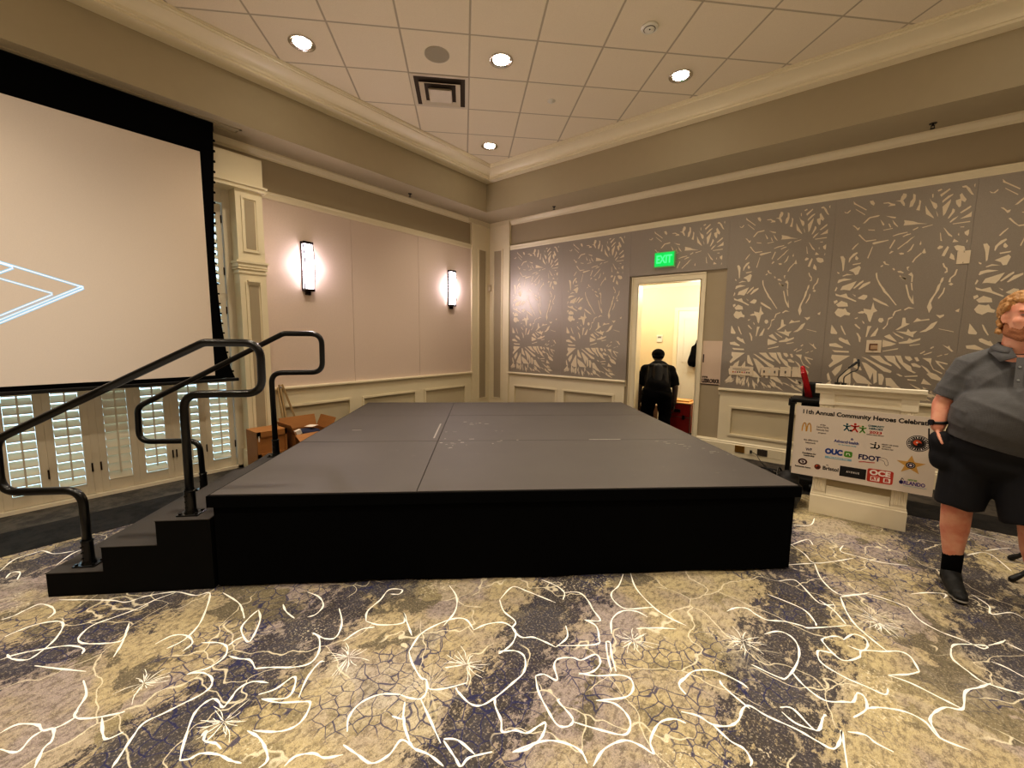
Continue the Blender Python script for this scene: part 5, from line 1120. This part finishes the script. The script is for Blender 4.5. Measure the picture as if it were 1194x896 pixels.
# ---- standing man, cropped by the right edge of the photograph
mloc = Vector((6.0, -2.51, 0))+Vector((.178, .984, 0))*.03; MANRZ = R(-10.25)
man = thing('person', 'bearded man with curly blond hair in grey polo shirt and navy shorts, hand in pocket', 'person', mloc, MANRZ)
HC = Vector((.118, .03, 1.672)); YAW = R(18)
Rh = Matrix.Rotation(YAW, 4, 'Z')
HM = Matrix.Translation(HC) @ Rh
def H(x, f_, z): return HM @ Vector((x, -f_, z))      # x: image right, f_: forward along the face, z up
HR = Rh.to_3x3()
q = MB()
q.sph(H(0, -.018, .028), (.077, .098, .094), 3, HR); q.sph(H(0, .022, -.035), (.064, .070, .088), 3, HR)
q.sph(H(0, .050, -.105), (.036, .036, .028), 2, HR); q.cap(H(-.052, .0, -.085), .026, H(-.018, .058, -.112), .022); q.cap(H(.052, .0, -.085), .026, H(.018, .058, -.112), .022)
q.cap(H(0, .088, .014), .008, H(0, .112, -.026), .0135); q.sph(H(-.013, .098, -.032), .010); q.sph(H(.013, .098, -.032), .010)
q.cap(H(-.040, .072, .030), .011, H(-.010, .088, .027), .010); q.cap(H(.040, .072, .030), .011, H(.010, .088, .027), .010)
q.sph(H(-.040, .060, -.028), (.027, .024, .025), 2, HR); q.sph(H(.040, .060, -.028), (.027, .024, .025), 2, HR)
q.cap(H(-.020, .080, -.062), .0075, H(.020, .080, -.062), .0075); q.cap(H(-.016, .078, -.074), .008, H(.016, .078, -.074), .008)
for s in (-1, 1):
    q.sph(H(s*.078, -.004, -.004), (.011, .020, .031), 2, HR); q.sph(H(s*.076, .004, -.028), (.010, .012, .012), 2, HR)
q.cap((.12, .075, 1.42), .082, H(0, -.012, -.07), .064)
q.cap((.11, .06, 1.54), .05, (.12, .07, 1.43), .09)
# trunk under the clothes
q.sph((.12, .08, 1.27), (.20, .13, .20), 3); q.sph((.11, .06, 1.05), (.20, .15, .20), 3); q.sph((.08, .08, .88), (.17, .14, .14), 3)
# right arm, hand sinking into the pocket
q.cap((-.065, .09, 1.385), .066, (-.150, .085, 1.14), .054); q.cap((-.150, .085, 1.14), .054, (-.160, .02, 1.01), .034)
fingers(q, (-.158, .016, 1.0), (.20, -.02, -1), (-.1, -1, 0), (1, -.1, 0), .9, .10)
# left arm hanging, forearm forward
q.cap((.305, .09, 1.385), .066, (.395, .08, 1.13), .054); q.cap((.395, .08, 1.13), .052, (.41, .0, .91), .034)
fingers(q, (.41, -.005, .90), (0, -.15, -1), (-.4, -1, 0), (-1, .1, 0), 1.0, .3)
# legs
q.cap((-.005, .09, .86), .100, (-.038, .06, .52), .070); q.cap((-.038, .06, .53), .070, (-.036, .095, .37), .066); q.cap((-.036, .095, .37), .065, (-.028, .10, .15), .038); q.cap((-.028, .10, .15), .038, (-.027, .10, .07), .038)
q.cap((.17, .09, .86), .100, (.262, .03, .52), .070); q.cap((.262, .03, .53), .070, (.285, .065, .37), .066); q.cap((.285, .065, .37), .065, (.325, .08, .15), .038); q.cap((.325, .08, .15), .038, (.325, .08, .07), .038)
blob('body', q, .0068, SKIN, man, 2)
# eyes, brows, lips
for s in (-1, 1):
    q = MB(); q.sph(H(s*.031, .0705, .006), (.0125, .012, .0052), 3, HR); ey = q.build('eye', mat('eye_white', (150, 128, 118), .3), man, smooth=True)
    q = MB(); q.sph(H(s*.031+.003, .0805, .006), (.0058, .0032, .0042), 2, HR); q.build('iris', mat('iris_blue', (40, 52, 62), .2), ey, smooth=True)
q = MB()
for s in (-1, 1): q.cap(H(s*.046, .076, .026), .0048, H(s*.016, .095, .026), .0055)
q.build('eyebrows', mat('brow_hair', (150, 104, 62), .8, .2, 100), man, smooth=True)
q = MB(); q.cap(H(-.019, .086, -.064), .0042, H(.019, .086, -.064), .0042); q.cap(H(-.015, .085, -.071), .005, H(.015, .085, -.071), .005); q.build('lips', mat('lip_pink', (186, 98, 88), .4), man, smooth=True)
HAIR = mat('curly_blond_hair', (166, 124, 76), .6, .45, 90, bump=.6, bscale=160); BEARD = mat('reddish_beard', (150, 100, 70), .8, .3, 120, bump=.6, bscale=260)
rn = random.Random(21); q = MB()
q.sph(H(0, -.028, .042), (.081, .094, .090), 3, HR)
for k in range(420):
    a = rn.uniform(0, 2*math.pi); e_ = rn.uniform(-.35, 1.0)*math.pi/2
    x = math.cos(e_)*math.sin(a); f_ = math.cos(e_)*math.cos(a); z = math.sin(e_)
    if f_ > .35 and z < .50: continue
    if f_ > .0 and z < .12: continue
    if z < -.25 and f_ > -.2: continue
    p = H(x*.084, -.022+f_*.100, .036+z*.096); r_ = rn.uniform(.011, .020)
    q.sph(p, r_, 1)
for k in range(90):
    z = rn.uniform(-.085, .03); a = rn.uniform(-1.75, 1.75)
    q.sph(H(.084*math.sin(a), -.022-.082*math.cos(a), z), rn.uniform(.010, .017), 1)
for k in range(26):
    s_ = rn.choice((-1, 1)); q.sph(H(s_*rn.uniform(.078, .088), rn.uniform(-.03, .03), rn.uniform(.025, .06)), rn.uniform(.009, .014), 1)
blob('hair', q, .0045, HAIR, man, 1, disp=lambda p: .0022*math.sin(p.x*310+p.z*170)*math.sin(p.y*290-p.z*150))
q = MB()
q.sph(H(0, .050, -.108), (.041, .041, .032), 2, HR)
for s in (-1, 1):
    q.cap(H(s*.062, .002, -.045), .014, H(s*.056, .010, -.088), .024); q.cap(H(s*.056, .010, -.088), .024, H(s*.022, .060, -.116), .024); q.cap(H(s*.050, .038, -.075), .018, H(s*.028, .066, -.088), .017)
    q.cap(H(s*.022, .082, -.054), .0055, H(s*.004, .092, -.051), .0065)
    q.cap(H(s*.025, .080, -.056), .0055, H(s*.024, .074, -.086), .009)
blob('beard', q, .005, BEARD, man, 2, disp=lambda p: .0014*math.sin(p.x*420)*math.sin(p.z*380+p.y*200))
# polo shirt
POLO = weave('grey_polo_knit', (84, 84, 86), .75, 420, amt=.16)
q = MB()
q.sph((.12, .08, 1.28), (.225, .15, .19), 3); q.sph((.115, .03, 1.09), (.245, .205, .22), 3); q.sph((.105, .045, .99), (.235, .185, .17), 3)
q.cap((-.045, .085, 1.39), .078, (.285, .085, 1.39), .078, 3); q.cap((.03, .08, 1.45), .058, (.21, .08, 1.45), .058); q.cap((-.04, .085, 1.40), .075, (.06, .08, 1.47), .05); q.cap((.28, .085, 1.40), .075, (.18, .08, 1.47), .05)
q.sph((.12, .075, 1.46), (.11, .085, .07), 3)
for (a, b_) in (((-.062, .09, 1.385), (-.134, .085, 1.185)), ((.302, .09, 1.385), (.378, .08, 1.18))):
    q.cyl(a, b_, .080, .079, 20); q.sph(a, .080)
def rdg(v): return (1-abs(math.sin(v)))**2
def folds(p):
    w = .6*math.sin(p.x*9+p.z*3)
    lo = max(0, min(1, (1.40-p.z)*4))*max(0, min(1, (p.z-.95)*8))
    f_ = .010*rdg((p.z+p.x*.55)*24+w)*lo*(.5+.5*math.sin(p.x*13+p.z*6))
    f_ += .007*rdg((p.z-p.x*.9)*19+1+w)*max(0, min(1, (p.z-1.12)*5))
    if p.z > 1.0 and abs(p.x-.12) > .17: f_ += .005*rdg(p.z*34+p.x*12)
    return f_-.003
NECKZ = Vector((.14, .03, 1.515))
blob('polo_shirt', q, .0085, POLO, man, 6, cut=[((-.14, .05, .985), (-.24, -.0, -1)), (NECKZ, (0, -.18, 1))], disp=folds)
q = MB()
def colpt(a, h, k=1.0): return Vector((.12+(.082+.02*(1-h))*k*math.sin(a), .052-(.070+.024*(1-h))*k*math.cos(a), 1.500+.032*h-.035*max(0, math.cos(a))))
n = 26
for lay in (1.0, 1.07):
    prev = None
    for k in range(n+1):
        a = R(22)+(2*math.pi-2*R(22))*k/n
        ring = [q.bm.verts.new(colpt(a, 1.0, lay*.98)), q.bm.verts.new(colpt(a, .1, lay*1.14)-Vector((0, 0, .022 if lay > 1 else 0)))]
        if prev: q.bm.faces.new((prev[0], ring[0], ring[1], prev[1]))
        prev = ring
for s in (-1, 1):
    a = s*R(24); t_ = colpt(a, 1, 1.03)
    q.poly([t_, colpt(s*R(60), .0, 1.24)-Vector((0, 0, .012)), Vector((.12+s*.07, -.074, 1.425)), Vector((.122+s*.014, -.072, 1.452))])
co_ = q.build('collar', POLO, man, smooth=True); sm = co_.modifiers.new('s', 'SOLIDIFY'); sm.thickness = .004
q = MB()
q.poly([(.107, -.080, 1.45), (.137, -.080, 1.45), (.138, -.138, 1.29), (.108, -.138, 1.29)], (0, .012, 0)); q.build('placket', POLO, man)
for z in (1.40, 1.33):
    q = MB(); yb = -.082-(1.45-z)*.36; q.cyl((.122, yb, z), (.122, yb-.005, z), .0055, seg=12); q.build('button', mat('shirt_button', (150, 155, 158), .3), man)
# necklace
q = MB(); q.tube([(.12+.074*math.sin(a), .050-.080*math.cos(a), 1.505-.040*max(0, math.cos(a))) for a in [2*math.pi*k/30 for k in range(31)]], .0032, 6); q.build('necklace', mat('brown_cord', (70, 40, 26), .6), man)
# shorts
NAVY = weave('navy_shorts_fabric', (13, 14, 22), .8, 300, amt=.2)
q = MB()
q.sph((.10, .06, .93), (.232, .175, .13), 3); q.sph((.09, .07, .85), (.225, .165, .13), 3)
q.cyl((-.005, .075, .88), (-.030, .055, .535), .135, .108, 28); q.cyl((.19, .075, .88), (.255, .02, .525), .135, .125, 28)
q.cap((-.140, .006, .945), .054, (-.124, .010, .80), .058); q.cap((.32, .04, .90), .045, (.32, .04, .80), .045)
blob('shorts', q, .011, NAVY, man, 3, cut=[((.15, .05, .985), (0, 0, 1))], disp=lambda p: .0035*math.sin(p.x*46+p.z*14)*max(0, min(1, (.86-p.z)*6))+.003*math.sin(p.z*60+p.x*22)*max(0, min(1, (p.z-.66)*5)))
q = MB(); q.tube([(-.196, -.0, .995), (-.190, -.012, .93), (-.180, -.014, .87), (-.170, -.01, .79)], .004, 6); q.build('lanyard_cord', BLKP, man)
# watch
q = MB(); q.tube([(Vector((-.157, .033, 1.035))+Vector((.0385*math.cos(a), .0385*math.sin(a), .006*math.cos(a)))) for a in [2*math.pi*k/24 for k in range(25)]], .0095, 8); wt = q.build('watch', BLKP, man, smooth=True)
q = MB(); q.cyl((-.186, .004, 1.035), (-.194, -.004, 1.035), .018, seg=20); q.build('watch_face', mat('watch_glass', (30, 32, 36), .1), wt)
# socks and shoes
SHOE = mat('black_mesh_shoe', (16, 17, 17), .7, .25, 120, bump=.5, bscale=300)
for (ax, ay, tx, ty) in ((-.027, .10, .030, -.11), (.325, .08, .41, -.12)):
    q = MB(); q.cyl((ax, ay, .06), (ax-.001, ay+.0, .225), .045, .0475, 24); q.build('sock', CLOTH, man, smooth=True)
    d = Vector((tx-ax, ty-ay, 0)).normalized(); A = Vector((ax, ay, 0)); q = MB()
    q.sph(A-d*.03+Vector((0, 0, .055)), (.043, .043, .052), 2); q.cap(A+Vector((0, 0, .085)), .050, A+d*.06+Vector((0, 0, .068)), .043)
    q.cap(A+d*.06+Vector((0, 0, .052)), .045, A+d*.165+Vector((0, 0, .036)), .038); q.cap(A-d*.035+Vector((0, 0, .035)), .036, A+d*.17+Vector((0, 0, .032)), .042); q.sph(A+d*.205+Vector((0, 0, .033)), (.036, .036, .026), 2)
    sh = blob('shoe', q, .007, SHOE, man, 3, cut=[((0, 0, .012), (0, 0, -1))])
    q = MB(); q.sph(A-d*.03+Vector((0, 0, .016)), (.046, .046, .016), 2); q.sph(A+d*.17+Vector((0, 0, .016)), (.046, .046, .016), 2); q.sph(A+d*.21+Vector((0, 0, .018)), (.038, .036, .014), 2); q.cap(A+Vector((0, 0, .016)), .032, A+d*.13+Vector((0, 0, .016)), .036)
    blob('sole', q, .007, mat('shoe_sole', (120, 116, 110), .6), sh, 2, cut=[((0, 0, .0), (0, 0, -1)), ((0, 0, .026), (0, 0, 1))])
    q = MB(); nn = Vector((-d.y, d.x, 0))
    for j in range(4):
        c_ = A+d*(.045+.022*j)+Vector((0, 0, .112-.012*j)); q.tube([c_-nn*.022-Vector((0, 0, .006)), c_+Vector((0, 0, .003)), c_+nn*.022-Vector((0, 0, .006))], .0028, 6)
    q.build('laces', mat('lace_black', (30, 30, 32), .6), sh)

# ---- person bending over in the doorway, seen from behind
bent = thing('person', 'person in black clothes and cap bending down in the doorway, seen from behind', 'person', (3.17, .30, 0), R(19.1))
q = MB()
q.cap((0, .30, 1.10), .06, (-.005, .38, 1.20), .055); q.sph((-.008, .41, 1.262), (.082, .098, .105), 3)
q.sph((-.088, .40, 1.25), (.012, .02, .03)); q.sph((.072, .40, 1.25), (.012, .02, .03)); q.cap((-.008, .50, 1.25), .012, (-.008, .515, 1.225), .014)
q.sph((0, .02, .72), (.17, .14, .13), 3); q.cap((0, .04, .78), .15, (0, .24, 1.0), .16); q.cap((-.14, .26, 1.03), .08, (.14, .26, 1.03), .08)
for s in (-1, 1):
    q.cap((s*.19, .26, 1.02), .062, (s*.265, .18, .78), .048); q.cap((s*.265, .18, .78), .046, (s*.258, .12, .54), .034)
    fingers(q, (s*.258, .12, .53), (0, .05, -1), (0, 1, 0), (-s, 0, 0), 1.0, .35)
    q.cap((s*.10, .02, .72), .098, (s*.13, .10, .42), .068); q.cap((s*.13, .10, .42), .066, (s*.125, .05, .10), .045); q.cap((s*.125, .05, .07), .04, (s*.13, .18, .045), .035)
blob('body', q, .009, SKIN2, bent, 2)
q = MB()
q.cap((0, .03, .78), .19, (0, .24, 1.00), .195, 3); q.cap((-.14, .26, 1.03), .10, (.14, .26, 1.03), .10, 3); q.sph((0, .0, .74), (.215, .16, .10), 3)
for s in (-1, 1): q.cyl((s*.18, .26, 1.03), (s*.262, .20, .80), .092, .078, 18); q.sph((s*.18, .26, 1.03), .094)
blob('black_shirt', q, .012, mat('black_shirt_fabric', (9, 9, 10), .9, .3, 6, spec=.1), bent, 4, disp=lambda p: .005*math.sin(p.z*38+p.x*12))
q = MB()
q.sph((0, .0, .70), (.215, .17, .13), 3)
for s in (-1, 1): q.cyl((s*.10, .01, .72), (s*.13, .09, .40), .125, .100, 22); q.sph((s*.13, .09, .41), .10); q.cyl((s*.13, .09, .42), (s*.127, .045, .07), .098, .078, 22)
blob('trousers', q, .012, mat('black_trousers', (6, 6, 7), .9, .2, spec=.1), bent, 3, disp=lambda p: .004*math.sin(p.z*44+p.x*20))
q = MB(); q.sph((-.008, .405, 1.285), (.100, .112, .088), 3); q.sph((-.008, .40, 1.36), (.03, .03, .012), 2); q.cap((-.07, .31, 1.245), .025, (.055, .31, 1.245), .025); blob('knit_cap', q, .008, CLOTH, bent, 2, cut=[((0, .40, 1.235), (0, .1, -1))])
q = MB(); q.cap((-.11, -.02, .90), .03, (.11, -.02, .90), .03); q.cap((-.11, .08, 1.12), .03, (.11, .08, 1.12), .03); q.cap((-.115, -.01, .87), .05, (-.09, .11, 1.10), .05); q.cap((.115, -.01, .87), .05, (.09, .11, 1.10), .05); q.cap((0, -.04, .88), .08, (0, .07, 1.08), .08)
blob('backpack', q, .011, mat('backpack_nylon', (15, 14, 16), .6, .2, spec=.2), bent, 4)
for s in (-1, 1):
    q = MB(); q.sph((s*.125, .02, .045), (.045, .05, .045)); q.cap((s*.125, .06, .045), .042, (s*.13, .19, .035), .038); blob('shoe', q, .009, BLKP, bent, 2, cut=[((0, 0, .002), (0, 0, -1))])

# ------------------------------------------------------------------ light
W = bpy.data.worlds.new('daylight'); scene.world = W; W.use_nodes = True
bg = W.node_tree.nodes['Background']; bg.inputs[0].default_value = (.62, .86, 1, 1); bg.inputs[1].default_value = 1.9
def lamp(kind, name, loc, power, col, rot=(0, 0, 0), **kw):
    l = bpy.data.lights.new(name, kind); l.energy = power; l.color = col
    for a, v in kw.items(): setattr(l, a, v)
    o = bpy.data.objects.new(name, l); COL.objects.link(o); o.location = loc; o.rotation_euler = rot; return o
WARM = (1, .87, .70)
for x, y in spots:
    lamp('SPOT', 'downlight_lamp', (x, y, ZC-.03), 108, WARM, spot_size=R(112), spot_blend=.9, shadow_soft_size=.07)
for (x, y) in ((3.6, -2.6), (7.0, -3.4), (3.6, -7.0), (7.0, -7.4)):
    lamp('AREA', 'bounce_fill', (x, y, 1.2), 12, (1, .88, .72), rot=(math.pi, 0, 0), shape='DISK', size=5.0)  # added upward fill in place of light bounced off the floor, no fixture
for s_ in (s1, s2):
    lamp('AREA', 'sconce_lamp', (s_.location.x+.11, s_.location.y, s_.location.z), 7, (1, .86, .92), rot=(0, R(-90), 0), shape='RECTANGLE', size=.5, size_y=.12)
    for dy in (-.13, .13):
        lamp('POINT', 'sconce_halo_fill', (.13, s_.location.y+dy, s_.location.z), 1.0, (1, .80, .95), shadow_soft_size=.06, specular_factor=.05)  # added points beside the fixture, wash a halo onto the wall
for x in (2.2, 3.5, 5.0):
    lamp('POINT', 'hall_lamp', (x, 1.0, 2.4), 30, (1, .88, .70), shadow_soft_size=.25)
lamp('SPOT', 'projector_beam_lamp', (7.6, -6.5, 3.3), 60, (1, .92, .85), rot=(0, R(78), 0), spot_size=R(36), spot_blend=.8, shadow_soft_size=.05)

# pieces of a part that stand apart become parts of their own
def split_loose(o, gap=.004):
    bm = bmesh.new(); bm.from_mesh(o.data); bm.verts.ensure_lookup_table(); n = len(bm.verts); comp = [-1]*n; c = 0
    for v in bm.verts:
        if comp[v.index] >= 0: continue
        st_ = [v]; comp[v.index] = c
        while st_:
            w = st_.pop()
            for e in w.link_edges:
                z = e.other_vert(w)
                if comp[z.index] < 0: comp[z.index] = c; st_.append(z)
        c += 1
    bb = [[1e9]*3+[-1e9]*3 for _ in range(c)]
    for v in bm.verts:
        b_ = bb[comp[v.index]]
        for k in range(3): b_[k] = min(b_[k], v.co[k]); b_[k+3] = max(b_[k+3], v.co[k])
    par = list(range(c))
    def fd(a):
        while par[a] != a: a = par[a]
        return a
    for a in range(c):
        for d in range(a+1, c):
            if all(bb[a][k]-gap <= bb[d][k+3] and bb[d][k]-gap <= bb[a][k+3] for k in range(3)): par[fd(d)] = fd(a)
    roots = sorted({fd(a) for a in range(c)}); bm.free()
    if len(roots) < 2: return
    src = o.data; name = o.name.split('.')[0]; ch = kids(o)
    for i, r_ in enumerate(roots):
        bm = bmesh.new(); bm.from_mesh(src); bm.verts.ensure_lookup_table()
        bmesh.ops.delete(bm, geom=[v for v in bm.verts if fd(comp[v.index]) != r_], context='VERTS')
        me = bpy.data.meshes.new(name); bm.to_mesh(me); bm.free()
        for m_ in src.materials: me.materials.append(m_)
        if i == 0: o.data = me
        else:
            d = bpy.data.objects.new(name, me); COL.objects.link(d); d.parent = o.parent; d.matrix_local = o.matrix_local.copy()
for o in list(COL.objects):
    if o.type == 'MESH' and o.parent is not None and o.get('kind') is None and o.name.split('.')[0] in ('fluted_column', 'base_plate', 'sleeve', 'hinge', 'front_frame', 'eyebrows', 'mounting_pad', 'gooseneck', 'microphone_head', 'base', 'latch'):
        split_loose(o)
